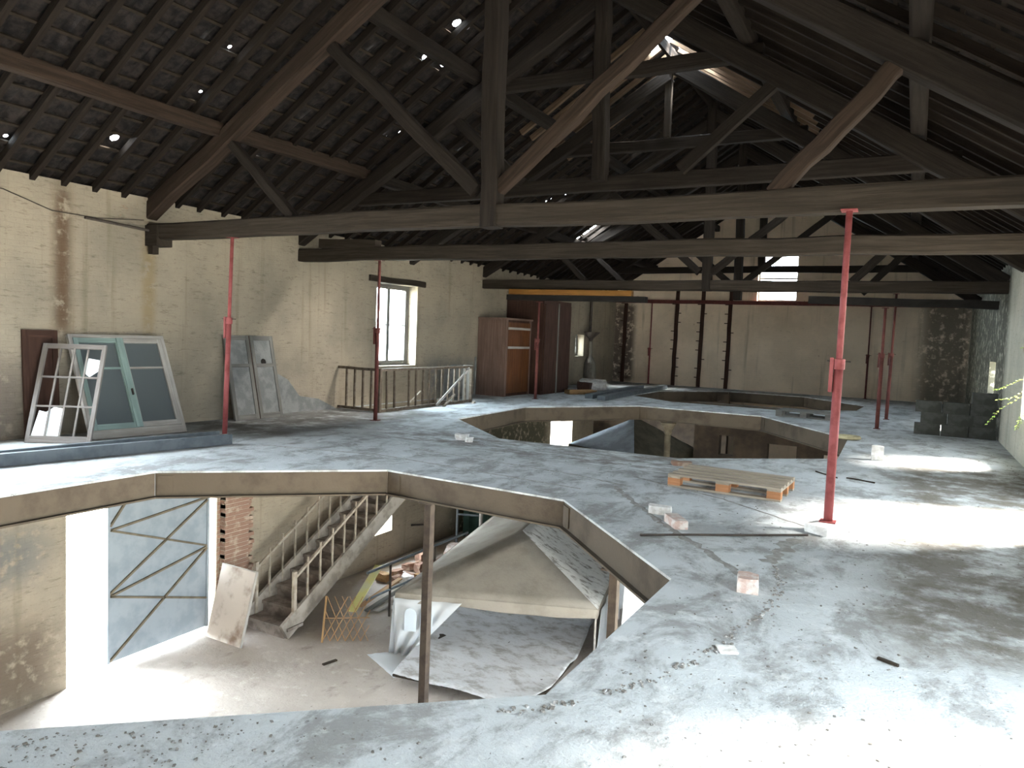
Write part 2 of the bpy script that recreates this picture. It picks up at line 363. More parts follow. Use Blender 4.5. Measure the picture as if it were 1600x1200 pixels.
    def chunk(self, c, s, rot=0, j=.18, tilt=0.0):
        """rough broken lump: subdivided box with jittered corners"""
        m = Euler((random.uniform(-tilt, tilt), random.uniform(-tilt, tilt), rot)).to_matrix(); g = 2; idx = {}; pts = []
        for x in range(g+1):
            for y in range(g+1):
                for z in range(g+1):
                    if 0 < x < g and 0 < y < g and 0 < z < g: continue
                    v = Vector(((x/g-.5)*s[0], (y/g-.5)*s[1], (z/g-.5)*s[2]))
                    e = sum(k in (0, g) for k in (x, y, z))
                    v *= (1 - .05*(e == 3)); mm = min(s)
                    v += Vector([random.uniform(-j, j)*mm*.5 for _ in range(3)]); 
                    if z == 0: v.z = -s[2]/2
                    idx[(x, y, z)] = len(pts); pts.append(Vector(c) + Vector((0, 0, s[2]/2)) + m @ v)
        fs = []
        for a in range(g):
            for b in range(g):
                for k in (0, g):
                    for perm in range(3):
                        def P(u, w): 
                            q = [0, 0, 0]; q[perm] = k; q[(perm+1) % 3] = u; q[(perm+2) % 3] = w; return idx[tuple(q)]
                        q = (P(a, b), P(a+1, b), P(a+1, b+1), P(a, b+1)); fs.append(q if k else q[::-1])
        self.add(pts, fs)
    def build(self, name, mats, parent=None, smooth=False):
        me = bpy.data.meshes.new(name); off = Vector((0, 0, 0))
        if parent is not None:
            p = parent
            while p is not None: off += Vector(p.location); p = p.parent
        me.from_pydata([v - off for v in self.v], [], self.f)
        for m in (mats if isinstance(mats, (list, tuple)) else [mats]): me.materials.append(M[m])
        uvl = me.uv_layers.new(name='UVMap')
        for i, poly in enumerate(me.polygons):
            poly.material_index = self.mi.get(i, 0); poly.use_smooth = smooth
            u = self.uv.get(i)
            if u:
                for k, li in enumerate(poly.loop_indices): uvl.data[li].uv = u[k]
        me.update()
        o = bpy.data.objects.new(name, me); COL.objects.link(o)
        if parent is not None: o.parent = parent
        return o

def tag(o, label=None, cat=None, group=None, kind=None):
    if label: o['label'] = label
    if cat: o['category'] = cat
    if group: o['group'] = group
    if kind: o['kind'] = kind
    return o
def thing(name, label, cat, loc, group=None):
    o = bpy.data.objects.new(name, None); o.empty_display_size = .1; COL.objects.link(o); o.location = loc
    return tag(o, label, cat, group)
def copy_tree(src, parent=None):
    c = src.copy(); COL.objects.link(c)
    if parent is not None: c.parent = parent
    for ch in src.children: copy_tree(ch, c)
    return c
def frame_matrix(p0, u, v):
    """local x along u, y along v, z the outward normal"""
    x = Vector(u).normalized(); n = x.cross(Vector(v)).normalized(); y = n.cross(x)
    m = Matrix((x, y, n)).transposed().to_4x4(); m.translation = Vector(p0); return m

# ------------------------------------------------------------------ structure
def wall_grid(x0, x1, ya, yb, za, zb, opens):
    """solid wall between x0..x1 with rectangular openings (y0,y1,z0,z1)"""
    ys = sorted({ya, yb, *[o[0] for o in opens], *[o[1] for o in opens]}); zs = sorted({za, zb, *[o[2] for o in opens], *[o[3] for o in opens]})
    def solid(i, j):
        if not (0 <= i < len(ys)-1 and 0 <= j < len(zs)-1): return False
        y, z = (ys[i]+ys[i+1])/2, (zs[j]+zs[j+1])/2
        return not any(a < y < b and c < z < d for a, b, c, d in opens)
    mb = MB()
    for i in range(len(ys)-1):
        for j in range(len(zs)-1):
            if not solid(i, j): continue
            a, b, c, d = ys[i], ys[i+1], zs[j], zs[j+1]
            mb.add([(x0, a, c), (x0, b, c), (x0, b, d), (x0, a, d)], [(0, 3, 2, 1)])
            mb.add([(x1, a, c), (x1, b, c), (x1, b, d), (x1, a, d)], [(0, 1, 2, 3)])
            if not solid(i-1, j): mb.add([(x0, a, c), (x1, a, c), (x1, a, d), (x0, a, d)], [(0, 1, 2, 3)])
            if not solid(i+1, j): mb.add([(x0, b, c), (x1, b, c), (x1, b, d), (x0, b, d)], [(0, 3, 2, 1)])
            if not solid(i, j-1): mb.add([(x0, a, c), (x1, a, c), (x1, b, c), (x0, b, c)], [(0, 3, 2, 1)])
            if not solid(i, j+1): mb.add([(x0, a, d), (x1, a, d), (x1, b, d), (x0, b, d)], [(0, 1, 2, 3)])
    return mb
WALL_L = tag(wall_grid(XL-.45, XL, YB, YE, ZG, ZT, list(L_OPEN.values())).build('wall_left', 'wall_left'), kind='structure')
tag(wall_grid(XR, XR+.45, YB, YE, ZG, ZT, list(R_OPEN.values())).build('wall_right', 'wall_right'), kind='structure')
def gable(name, y, t, hole):
    mb = MB(); out = [(XL-.45, ZG), (XR+.45, ZG), (XR+.45, ZT-.1), (CX, ZT + SL*5.8 + .02), (XL-.45, ZT-.1)]
    mb.slab(out, [hole] if hole else [], t, lambda a, b, d: (a, y + d, b))
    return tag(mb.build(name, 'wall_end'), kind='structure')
gable('wall_end', YE, .4, [(-4.9, 3.15), (-4.9, 4.8), (-3.6, 4.8), (-3.6, 3.15)])
gable('wall_back', YB-.4, .4, None)

HOLE1 = [(-7.0, 4.94), (-5.21, 6.62), (-2.93, 6.52), (-1.33, 4.79), (-1.34, 2.88), (-3.12, 1.34), (-5.2, 1.25), (-7.0, 3.0)]
HOLE2 = [(-7.4, 11.46), (-7.6, 14.52), (-5.8, 17.2), (-2.93, 17.22), (-.92, 14.32), (-.86, 11.53), (-2.74, 9.89), (-5.53, 9.76)]
HOLE3 = [(-7.1, 20.3), (-7.1, 22.9), (-5.4, 25.2), (-3.0, 25.2), (-1.1, 23.0), (-1.2, 21.0), (-2.9, 19.2), (-5.6, 19.15)]
WELL = [(-10.1, 11.2), (-10.1, 14.45), (-9.05, 14.45), (-9.0, 11.2)]
mb = MB(); mb.slab([(XL, YB), (XR, YB), (XR, YE), (XL, YE)], [HOLE1, HOLE2, HOLE3, [(XL+.002, 11.2), (XL+.002, 14.45), (-9.0, 14.45), (-9.0, 11.2)]], .02)
tag(mb.build('floor', 'floor'), kind='structure')
mb = MB(); mb.span((XL-.45, YB, ZG-.2), (XR+.45, YE, ZG)); tag(mb.build('floor_lower', 'ground_floor'), kind='structure')
mb = MB(); mb.span((-60, -50, ZG-.35), (60, 70, ZG-.2)); tag(mb.build('ground_outside', 'outside'), kind='structure')
# lower storey cross wall with dark openings
mb = MB(); mb.slab([(-5.3, ZG), (XR, ZG), (XR, -.08), (-5.3, -.08)], [[(-4.6, -1.5), (-4.2, -1.5), (-4.2, -.95), (-4.6, -.95)], [(-3.3, -3.0), (-2.55, -3.0), (-2.55, -1.05), (-3.3, -1.05)], [(-1.9, -1.7), (-1.5, -1.7), (-1.5, -1.2), (-1.9, -1.2)]], .3, lambda a, b, d: (a, 20.6 + d, b))
tag(mb.build('wall_lower_cross', 'wall_cellar'), kind='structure')
mb = MB(); mb.span((XL, 24.8, ZG), (-5.3, 25.1, -.08)); tag(mb.build('wall_lower_back', 'wall_cellar'), kind='structure')

# grey cement repairs and a plastered strip on the left wall
def wall_patch(pts, t=.012):
    mb = MB(); mb.slab(pts, [], t, lambda a, b, d: (XL + .014 - d, a, b)); return mb.build('cement_patch', 'cement', WALL_L)
for pts in ([(8.9, 0.0), (9.1, .55), (9.45, .78), (9.8, .62), (10.1, .30), (10.6, .22), (11.1, .0)], [(14.9, 0), (14.95, .75), (15.3, .82), (16.1, .78), (16.3, 0)],
            [(16.35, 0), (16.35, 1.0), (16.42, 1.0), (16.42, 0)]):
    tag(wall_patch(pts), kind='structure')

# rims of the octagonal floor openings
def rim(poly, label, mat, depth=.27):
    cx = sum(p[0] for p in poly)/len(poly); cy = sum(p[1] for p in poly)/len(poly)
    t = thing('octagonal_rim_beam', label, 'beam', (cx, cy, -depth-.03), 'rim beams round the floor openings')
    n = len(poly)
    for i in range(n):
        a, b = Vector((*poly[i], 0)), Vector((*poly[(i+1) % n], 0)); d = (b-a).normalized()
        o = Vector((-d.y, d.x, 0));
        if o.dot(Vector((cx, cy, 0)) - a) > 0: o = -o
        z = Vector((0, 0, 1)); mb = MB()
        mb.beam(a + o*.05 - z*(.021+depth/2), b + o*.05 - z*(.021+depth/2), .09, depth-.004, n=5, jit=.002)
        mb.beam(a + o*.04 - z*(.021+depth+.008), b + o*.04 - z*(.021+depth+.008), .16, .018)
        # bolted splice plate near one end
        q = a + d*.1 - o*.002 - z*(.021+depth/2); mb.beam(q - d*.08, q + d*.08, .012, depth*.8)
        mb.build('beam_segment', mat, t)
    return t
rim(HOLE1, 'rusty steel rim beam round the nearest octagonal floor opening', 'rust', .25)
rim(HOLE2, 'rusty steel rim beam round the middle octagonal floor opening behind the pallet', 'rust', .30)
rim(HOLE3, 'rusty steel rim beam round the farthest octagonal floor opening by the end wall', 'rust', .30)

# ------------------------------------------------------------------ roof: tiles, rafters, purlins
SLN = math.sqrt(1 + SL*SL); LS = 5.8*SLN
def slope_pt(side, s, y, off):
    """s metres up the slope from the wall line, off metres above the rafter underside (perpendicular)"""
    hx = s/SLN; z = ZE + SL*hx + off/SLN; n = off*SL/SLN
    return Vector((XL + hx - n, y, z)) if side < 0 else Vector((XR - hx + n, y, z))
TW, TE = .235, .30
def roof_cover(side, holes, gone):
    mb = MB(); rows = int((LS + .5)/TE) + 1; ny = int((YE - YB)/TW) + 1; base = .125
    for r in range(rows):
        for c in range(ny):
            s0 = -.5 + r*TE; y0 = YB + c*TW
            if s0 > LS - .04: continue
            if any(a < s0 + .15 < b and p < y0 + .12 < q for a, b, p, q in gone): continue
            s1 = min(s0 + TE + .07, LS + .06); mine = [h for h in holes if s0 <= h[0] < s0 + TE and y0 <= h[1] < y0 + TW]
            dz = random.uniform(-.004, .004); ds = random.uniform(-.012, .012)
            if mine:
                h = mine[0]; rr = h[2]
                hs = min(max(h[0], s0 + rr + .075), s0 + TE - rr - .01) if rr < .1 else s0 + TE*.6
                hy = min(max(h[1], y0 + rr + .012), y0 + TW - rr - .012)
                ring = [(hs + rr*random.uniform(.8, 1.1)*math.sin(k*math.pi/4), hy + rr*random.uniform(.8, 1.1)*math.cos(k*math.pi/4)) for k in range(8)]
                mb.slab([(s0-.03, y0-.012), (s1+.03, y0-.012), (s1+.03, y0+TW+.022), (s0-.03, y0+TW+.022)], [ring], .006, lambda a, b, d: slope_pt(side, a, b, base + .03 + d))
                continue
            prof = [(-.004, .022), (.045, .004), (.10, -.004), (.15, .006), (.195, .030), (.243, .018)]
            pts = [slope_pt(side, s0 + ds, y0 + u, base + w + .034 + dz) for u, w in prof] + [slope_pt(side, s1 + ds, y0 + u, base + w + dz) for u, w in prof] + [slope_pt(side, s0 + ds, y0 + u, base + w + .018 + dz) for u, w in prof]
            k = len(prof); fs = [(i, i+1, k+i+1, k+i) for i in range(k-1)] + [(2*k+i, 2*k+i+1, i+1, i) for i in range(k-1)]
            mb.add(pts, fs)
    mb.cur = 1
    for r in range(rows):
        s = -.5 + r*TE + .06
        if s < 0 or s > LS - .05: continue
        n = 12
        for i in range(n):
            a, b = YB + (YE-YB)*i/n, YB + (YE-YB)*(i+1)/n
            mb.beam(slope_pt(side, s, a, .108), slope_pt(side, s, b, .108), .035, .024, up=(SL*side, 0, 1))
    return mb
LEFT_HOLES = [(-7.5, 6.23, .045), (-7.6, 6.4, .03), (-9.25, 6.01, .062), (-9.36, 5.84, .034), (-7.1, 7.92, .05), (-6.72, 8.46, .035), (-6.63, 9.2, .06), (-6.44, 9.59, .085), (-5.99, 9.09, .07), (-5.93, 9.33, .04),
    (-7.74, 10.09, .035), (-7.51, 11.91, .045), (-8.86, 8.0, .035), (-5.49, 10.94, .05), (-7.78, 16.09, .085), (-6.04, 16.66, .03), (-7.54, 16.4, .03), (-8.27, 6.55, .025), (-9.68, 4.87, .03), (-8.24, 19.69, .10), (-8.49, 19.35, .06), (-8.4, 19.6, .05), (-8.6, 18.9, .05), (-5.3, 14.6, .03)]
lh = [((x - XL)*SLN - .07, y, r) for x, y, r in LEFT_HOLES]
roof_l = roof_cover(-1, lh, [(LS-.5, LS+.2, 13.0, 13.75), (2.0, 2.4, 19.2, 19.7)]).build('roof_left', ['tile', 'lath']); tag(roof_l, kind='structure')
roof_r = roof_cover(1, [(4.2, 5.5, .03), (2.2, 9.4, .03), (5.1, 17.3, .03)], [(LS-.8, LS+.2, 13.1, 14.4)]).build('roof_right', ['tile', 'lath']); tag(roof_r, kind='structure')
mb = MB()
for k in range(int((YE-YB)/.35)):
    y = YB + k*.35
    if 12.6 < y < 14.5: continue
    mb.cur = 0
    pr = [(math.cos(a)*.14, math.sin(a)*.11) for a in [math.pi*i/6 for i in range(7)]]
    pts = [(CX + x, y-.02, ZE + SL*5.8 + .09 + z) for x, z in pr] + [(CX + x*1.08, y + .37, ZE + SL*5.8 + .10 + z) for x, z in pr]
    mb.add(pts, [(i, i+1, 8+i, 7+i) for i in range(6)])
tag(mb.build('roof_ridge', 'tile'), kind='structure')

mb = MB(); p, q = Vector((XL-.25, 0, 0)), None
RAFT = {}
for side in (-1, 1):
    mb = MB(); a = slope_pt(side, -.30, 0, .047); b = slope_pt(side, LS - .02, 0, .047)
    base = slope_pt(side, 0, 0, 0); mb.beam(a, b, .07, .094, up=(SL*side, 0, 1), n=6, jit=.006)
    mb.v = [v - base for v in mb.v]
    RAFT[side] = (mb.build('rafter', 'rafter'), base)
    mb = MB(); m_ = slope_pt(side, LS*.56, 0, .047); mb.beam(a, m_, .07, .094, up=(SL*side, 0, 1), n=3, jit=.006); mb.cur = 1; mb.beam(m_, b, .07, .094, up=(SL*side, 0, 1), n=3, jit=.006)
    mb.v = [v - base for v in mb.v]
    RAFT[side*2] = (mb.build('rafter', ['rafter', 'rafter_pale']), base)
k = 0; first = {-1: True, 1: True, -2: True, 2: True}
while True:
    y = YB + .25 + k*.425; k += 1
    if y > YE - .1: break
    for side in (-1, 1):
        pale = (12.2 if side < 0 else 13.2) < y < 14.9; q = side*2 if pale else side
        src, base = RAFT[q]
        o = src if first[q] else src.copy()
        if not first[q]: COL.objects.link(o)
        first[q] = False
        o.location = base + Vector((0, y + random.uniform(-.03, .03), 0))
        tag(o, 'thin dark rafter under the tiles of the left roof slope' if side < 0 else 'thin dark rafter under the tiles of the right roof slope', 'rafter', 'rafters of the left slope' if side < 0 else 'rafters of the right slope')
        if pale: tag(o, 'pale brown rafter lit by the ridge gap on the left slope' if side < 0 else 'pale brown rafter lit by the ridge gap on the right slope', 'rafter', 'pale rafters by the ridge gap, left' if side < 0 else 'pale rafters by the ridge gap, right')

def purlin(label, X, z, pieces, mat='timber_dark'):
    for (a, b, dz0, dz1) in pieces:
        mb = MB(); mb.beam((X, a, z+dz0), (X, b, z+dz1), .17, .2, n=8, jit=.012, cham=.12)
        tag(mb.build('purlin', mat), label, 'beam', None)
purlin('long purlin along the left roof slope, in front of the nearest truss', -8.62, 4.30, [(YB, 7.05, .02, -.02)], 'timber_red')
purlin('long purlin along the left roof slope, between nearest and second truss', -8.6, 4.30, [(7.05, 10.1, 0, .02)], 'timber_red')
purlin('long purlin along the left roof slope, beyond the second truss', -8.6, 4.30, [(10.1, YE, 0, 0)])
purlin('long purlin along the right roof slope, seen end on above the tall red prop', -.12, 4.28, [(YB, YE, 0, 0)])
purlin('upper purlin high on the left roof slope', -6.4, 5.68, [(YB, YE, 0, 0)])
purlin('upper purlin high on the right roof slope', -2.2, 5.68, [(YB, YE, 0, 0)])
mb = MB(); mb.beam((CX, YB, 6.92), (CX, YE, 6.92), .06, .2, n=10, jit=.008); tag(mb.build('ridge_board', 'rafter'), 'thin ridge board along the peak of the roof', 'beam')

# ------------------------------------------------------------------ trusses
def truss(Y, label, tie=True, collars=(), king=True, king_from=2.78, outer=True, inner=True, red=False, dz=0):
    t = thing('roof_truss', label, 'roof truss', (CX, Y, 2.8+dz), 'roof trusses')
    def part(name, p, q, w, h, up=(0, 0, 1), mat='timber_dark', n=8, jit=.014):
        mb = MB(); mb.beam((p[0], Y + (p[2] if len(p) > 2 else 0), p[1]), (q[0], Y + (q[2] if len(q) > 2 else 0), q[1]), w, h, up, n, jit, .10); return mb.build(name, mat, t)
    if tie: part('tie_beam', (-10.42, 2.93+dz), (1.85, 2.88+dz), .2, .23, n=14, mat='timber' if tie == 1 else 'timber_dark')
    part('principal_rafter', (-10.35, 3.10+dz), (CX, 6.53), .19, .24, mat='timber_red' if red else 'timber_dark')
    part('principal_rafter', (1.45, 2.98+dz), (CX, 6.74), .19, .26)
    if king: part('king_post', (-4.2, king_from), (-4.28, 6.95), .22, .2, up=(1, 0, 0))
    if inner:
        part('strut', (-4.12, 3.2), (-1.85, 5.06), .13, .15, mat='timber_red' if red else 'timber_dark'); part('strut', (-4.4, 3.2), (-6.6, 5.1), .13, .16)
    if outer:
        part('strut', (-1.22, 2.98), (-.2, 4.08), .14, .16, mat='timber_red' if red else 'timber_dark'); part('strut', (-7.2, 3.02), (-8.42, 4.10), .11, .13)
    for (z, a, b, h) in collars: part('collar_beam', (a, z, .12), (b, z - .02, .12), .14, h)
    return t
t1 = truss(7.05, 'nearest king post truss, its tie beam held by the tall red prop', red=True)
mb = MB(); mb.box((-10.0, 7.06, 2.86), (.34, .26, .3)); mb.box((-10.0, 7.0, 2.66), (.1, .1, .14)); mb.build('bearing_shoe', 'timber', t1)
t2 = truss(10.1, 'second truss, with two collar beams above its bowed tie beam', collars=((3.90, -8.85, .35, .22), (5.50, -6.5, -2.0, .2)), king_from=3.9, inner=False, outer=False)
for p, q in (((-3.0, 3.98), (-1.75, 5.05)), ((-5.5, 3.98), (-6.75, 5.05))):
    mb = MB(); mb.beam((p[0], 10.1, p[1]), (q[0], 10.1, q[1]), .12, .15, n=5, jit=.01); mb.build('strut', 'timber_dark', t2)
mb = MB(); mb.beam((-9.6, 10.1, 3.13), (-8.3, 10.1, 3.08), .18, .16, n=4, jit=.01); mb.build('bolster', 'timber', t2)
truss(13.5, 'third truss, open below its single high collar under the ridge gap', tie=False, collars=((5.33, -6.75, -1.85, .2),), king=False, inner=False, outer=False)
mb = MB(); mb.beam((CX, 13.5, 5.4), (CX-.02, 13.5, 6.9), .1, .12, up=(1, 0, 0)); mb.build('king_post', 'timber', bpy.data.objects['roof_truss.002'])
truss(16.7, 'fourth truss, packed up with a yellow timber and black beams', dz=.0)
truss(20.0, 'fifth truss, second from the end wall', dz=.22)
truss(23.2, 'last truss before the end wall, with a raised collar beam', tie=False, collars=((3.92, -9.0, .45, .2),), king_from=3.85, inner=False, outer=False)

mb = MB(); mb.beam((-9.2, 16.52, 2.72), (-5.9, 16.52, 2.70), .16, .13, n=6, jit=.004); mb.cur = 0
tag(mb.build('packing_timber', 'yellow_wood'), 'yellow new timber laid on the black beam under the fourth truss', 'beam')
mb = MB(); mb.beam((-9.25, 16.52, 2.58), (-5.55, 16.52, 2.56), .2, .13, n=5, jit=.006)
tag(mb.build('carrying_beam', 'black'), 'black beam under the yellow timber of the fourth truss', 'beam')
mb = MB(); mb.beam((-2.0, 16.52, 2.60), (1.35, 16.52, 2.53), .2, .15, n=5, jit=.012)
tag(mb.build('carrying_beam', 'black'), 'black beam carried by the red prop by the block stack', 'beam')
mb = MB(); mb.beam((-10.08, 26.40, 3.08), (1.3, 26.40, 3.06), .1, .13, n=10, jit=.008)
tag(mb.build('wall_rail', 'dark_red'), 'long reddish rail across the end wall under the bright window', 'rail')
for X, z1 in ((-9.7, 3.0), (-7.72, 3.55), (-6.78, 3.58), (-5.8, 3.6)):
    mb = MB(); mb.beam((X, 26.46, .0), (X+.03, 26.46, z1), .13, .06, up=(0, 1, 0), n=10, jit=.008)
    for k in range(9): mb.box((X + random.choice((-.1, .1)), 26.48, .35 + k*.33), (.14, .03, .03))
    tag(mb.build('wall_post', 'brown_wood'), {-9.7: 'dark timber post on the end wall nearest the left corner', -7.72: 'dark timber post on the end wall, second from the left corner', -6.78: 'dark timber post on the end wall, third from the left corner', -5.8: 'dark timber post on the end wall nearest the bright window'}[X], 'post')

# ------------------------------------------------------------------ steel props
def prop(x, y, top, zj, label, lean=(0, 0), mat='red_paint', base=None, k=1.0):
    zb = 0.0 if base is None else base
    t = thing('steel_prop', label, 'steel prop', (x, y, zb), 'red steel props')
    def at(z): f = (z-zb)/(top-zb); return (x + lean[0]*f, y + lean[1]*f, z)
    mb = MB(); mb.box((x, y, zb+.005), (.13, .13, .01)); mb.build('base_plate', mat, t)
    mb = MB(); mb.tube([at(zb+.01), at(zj)], .038*k, 14); mb.build('outer_tube', mat, t, True)
    mb = MB(); mb.tube([at(zj-.2), at(top-.012)], .027*k, 12); mb.build('inner_tube', mat, t, True)
    mb = MB(); c = at(zj); mb.tube([(c[0], c[1], zj-.05), (c[0], c[1], zj+.04)], .05*k, 14)
    mb.box((c[0]-.055*k, c[1]-.02, zj-.10), (.03, .04, .30)); mb.build('collar', mat, t)
    mb = MB(); mb.tube([(c[0]-.09, c[1]-.04, zj+.02), (c[0]+.09, c[1]+.04, zj+.02)], .007, 6); mb.build('pin', 'dark_steel', t)
    mb = MB(); c = at(top); mb.box((c[0], c[1], top-.007), (.13, .13, .012)); mb.build('top_plate', mat, t)
    return t
prop(-.56, 6.92, 2.79, 1.47, 'tall red steel prop nearest the camera, standing on a pale brick', base=.075)
prop(-8.50, 7.08, 2.81, 1.65, 'red steel prop near the leaning window frames, under the nearest truss', (.1, 0), 'red_paint', k=.9)
prop(-8.27, 10.12, 2.82, 1.6, 'dark red prop at the corner of the stairwell railing', mat='dark_red', k=.95)
prop(-8.40, 16.62, 2.48, 1.5, 'dark red prop in front of the tall brown cupboard', mat='dark_red')
prop(-.55, 16.55, 2.46, 1.5, 'red prop between the dark block stack and far opening, nearer of the pair', mat='dark_red')
prop(-.45, 19.0, 2.98, 1.5, 'thin red prop just behind its nearer twin beside the block stack', (0, .95), mat='dark_red')
prop(-1.28, 26.36, 3.0, 1.4, 'thin rusty prop against the end wall, leftmost of the three at the back right', mat='dark_red', k=.8)
prop(-8.62, 26.36, 3.01, 1.3, 'red prop standing against the end wall on the left', mat='red_paint', k=.8)

# ------------------------------------------------------------------ windows and doors of the setting
def sash_window(name, X, y0, y1, z0, z1, leaves=2, mat='pale_wood', bars=2):
    fr = MB(); w = .06
    fr.span((X-.03, y0, z0), (X+.03, y0+w, z1)); fr.span((X-.03, y1-w, z0), (X+.03, y1, z1)); fr.span((X-.03, y0+w, z0), (X+.03, y1-w, z0+w)); fr.span((X-.03, y0+w, z1-w), (X+.03, y1-w, z1))
    o = fr.build(name, mat); tag(o, kind='structure')
    L = (y1 - y0 - 2*w)/leaves
    for i in range(leaves):
        a = y0 + w + i*L; s = MB(); b = .05
        s.span((X-.02, a, z0+w), (X+.025, a+b, z1-w)); s.span((X-.02, a+L-b, z0+w), (X+.025, a+L, z1-w)); s.span((X-.02, a+b, z0+w), (X+.025, a+L-b, z0+w+b)); s.span((X-.02, a+b, z1-w-b), (X+.025, a+L-b, z1-w))
        for k in range(1, bars): zz = z0 + w + (z1-z0-2*w)*k/bars; s.span((X-.012, a+b, zz-.012), (X+.015, a+L-b, zz+.012))
        tag(s.build('window_sash', mat, o), kind='structure')
        g = MB(); g.span((X-.003, a+b-.005, z0+w+b-.005), (X+.002, a+L-b+.005, z1-w-b+.005)); tag(g.build('pane', 'glass', o), kind='structure')
    return o
sash_window('window_1', XL-.28, 12.3, 13.75, .82, 2.63, 2, 'grey_wood')
sash_window('window_2', XL-.28, 22.85, 23.55, .98, 1.72, 2, 'grey_wood', 2)
mb = MB()
for a, b in (((-4.9, 3.15), (-4.9, 4.8)), ((-3.6, 3.15), (-3.6, 4.8))): mb.span((a[0]-(.0 if a[0] < -4 else .05), YE+.15, 3.15), (a[0]+(.05 if a[0] < -4 else 0), YE+.2, 4.8))
mb.span((-4.85, YE+.15, 3.9), (-3.65, YE+.2, 3.96)); mb.span((-4.85, YE+.15, 3.15), (-3.65, YE+.2, 3.2)); mb.span((-4.85, YE+.15, 4.75), (-3.65, YE+.2, 4.8))
w3 = tag(mb.build('window_3', 'grey_wood'), kind='structure')
mb = MB(); mb.span((-4.86, YE+.172, 3.19), (-3.64, YE+.178, 4.76)); tag(mb.build('pane', 'glass', w3), kind='structure')
mb = MB(); mb.beam((XL-.06, 12.02, 2.69), (XL-.06, 14.0, 2.69), .22, .13, n=6, jit=.012, cham=.1); tag(mb.build('window_lintel', 'timber'), 'dark timber lintel over the left wall window', 'lintel')

# metal door leaf of the lower doorway, the other leaf stands open outside
d1 = thing('door_1', 'pale grey sheet metal door leaf with diagonal braces in the lower doorway', 'door', (XL-.12, 7.34, ZG+.06)); d1['kind'] = 'structure'
y0, y1, z0, z1 = 6.43, 8.2, ZG+.07, -.46
mb = MB(); mb.span((XL-.14, y0, z0), (XL-.11, y1, z1)); mb.build('leaf_sheet', 'grey_metal', d1)
X = XL - .095
zs = [z0+.02, z0+1.0, z0+1.9, z1-.05]
for (ya, za, yb, zb) in ((y0+.04, z0+.03, y1-.04, z0+1.36), (y0+.04, z0+1.02, y1-.04, z0+.50), (y0+.04, z0+1.02, y1-.04, z0+1.38), (y0+.04, z0+1.06, y1-.04, z0+2.18), (y0+.04, z0+2.02, y1-.04, z0+1.40), (y0+.04, z0+2.02, y1-.04, z0+2.22), (y0+.04, z0+2.08, y0+.75, z1-.05), (y0+.78, z1-.05, y1-.04, z0+2.26)):
    mb = MB(); mb.beam((X, ya, za), (X, yb, zb), .03, .035, up=(1, 0, 0)); mb.build('brace', 'rib', d1)
mb = MB(); mb.span((X-.012, y0, z0), (X+.012, y0+.04, z1)); mb.span((X-.012, y1-.04, z0), (X+.012, y1, z1)); mb.build('edge_frame', 'grey_metal', d1)
d2 = MB(); d2.beam((XL-.44, 5.76, -2.0), (XL-1.55, 5.2, -2.0), .04, 3.0); tag(d2.build('door_2', 'grey_metal'), kind='structure')

# brick pier beside the doorway and white painted jamb
mb = MB()
for k in range(47):
    z = ZG + k*.072; j = random.uniform(-.012, .012); e = random.uniform(0, .12) if k < 30 else random.uniform(0, .05)
    mb.span((XL, 8.34 + (k % 2)*.01, z), (XL+.13 + j*.4, 8.86 + j + (.07 if k % 3 == 0 else 0) + (e if k % 2 else 0), z+.064))
mb.cur = 1; mb.span((XL, 8.35, ZG), (XL+.122, 8.85, -.22)); tag(mb.build('trim_1', ['redbrick', 'plaster_white']), kind='structure')

# ------------------------------------------------------------------ things leaning on the left wall
def panel_thing(name, label, cat, p0, p1, t0, t1):
    p0, p1, t0, t1 = map(Vector, (p0, p1, t0, t1)); u = p1 - p0; v = (t0 + t1 - p0 - p1)/2
    w, h = u.length, v.length; t = thing(name, label, cat, p0); return t, frame_matrix(p0, u, v), w, h
def bars(t, Mx, name, mat, rects, z0=-.02, z1=.02):
    mb = MB(); mb.X = Mx
    for (a, b, c, d) in rects: mb.span((a, c, z0), (b, d, z1))
    return mb.build(name, mat, t)
# multi-pane sash
t, Mx, w, h = panel_thing('window_sash_frame', 'white twelve pane window sash leaning in front, with white broken panes', 'window frame', (-9.76, 5.07, .0), (-9.11, 5.52, 0), (-9.96, 5.46, 1.27), (-9.31, 5.98, 1.22))
bars(t, Mx, 'stile', 'sash_wood', [(0, .05, 0, h)]); bars(t, Mx, 'stile', 'sash_wood', [(w-.05, w, 0, h)])
bars(t, Mx, 'rail', 'sash_wood', [(.05, w-.05, 0, .09)]); bars(t, Mx, 'rail', 'sash_wood', [(.05, w-.05, h-.06, h)])
for k in range(1, 4): x = .05 + (w-.1)*k/4; bars(t, Mx, 'glazing_bar', 'sash_wood', [(x-.011, x+.011, .09, h-.06)], -.012, .012)
for k in (1, 2): z = .09 + (h-.15)*k/3; bars(t, Mx, 'glazing_bar', 'sash_wood', [(.05, w-.05, z-.011, z+.011)], -.013, .013)
cw = (w-.1)/4; chh = (h-.15)/3
mb = MB(); mb.X = Mx; mb.slab([(.055, .09), (.05+2*cw, .09), (.05+2*cw, .09+chh*.92), (.05+1.3*cw, .09+chh*.98), (.05+.8*cw, .09+chh*.8), (.1, .09+chh*.85)], [], .003, lambda a, b, d: (a, b, .004 - d)); tag(mb.build('pane', 'white_pane', t), 'large white pane, broken along its top')
mb = MB(); mb.X = Mx; y0_ = .09+2*chh; mb.slab([(.05+3*cw, y0_+.06), (.05+3.4*cw, y0_+.01), (w-.06, y0_+.09), (w-.05, y0_+chh*.62), (.05+3.1*cw, y0_+chh*.68)], [], .003, lambda a, b, d: (a, b, .004 - d)); tag(mb.build('pane', 'white_pane', t), 'broken white pane in the top right')
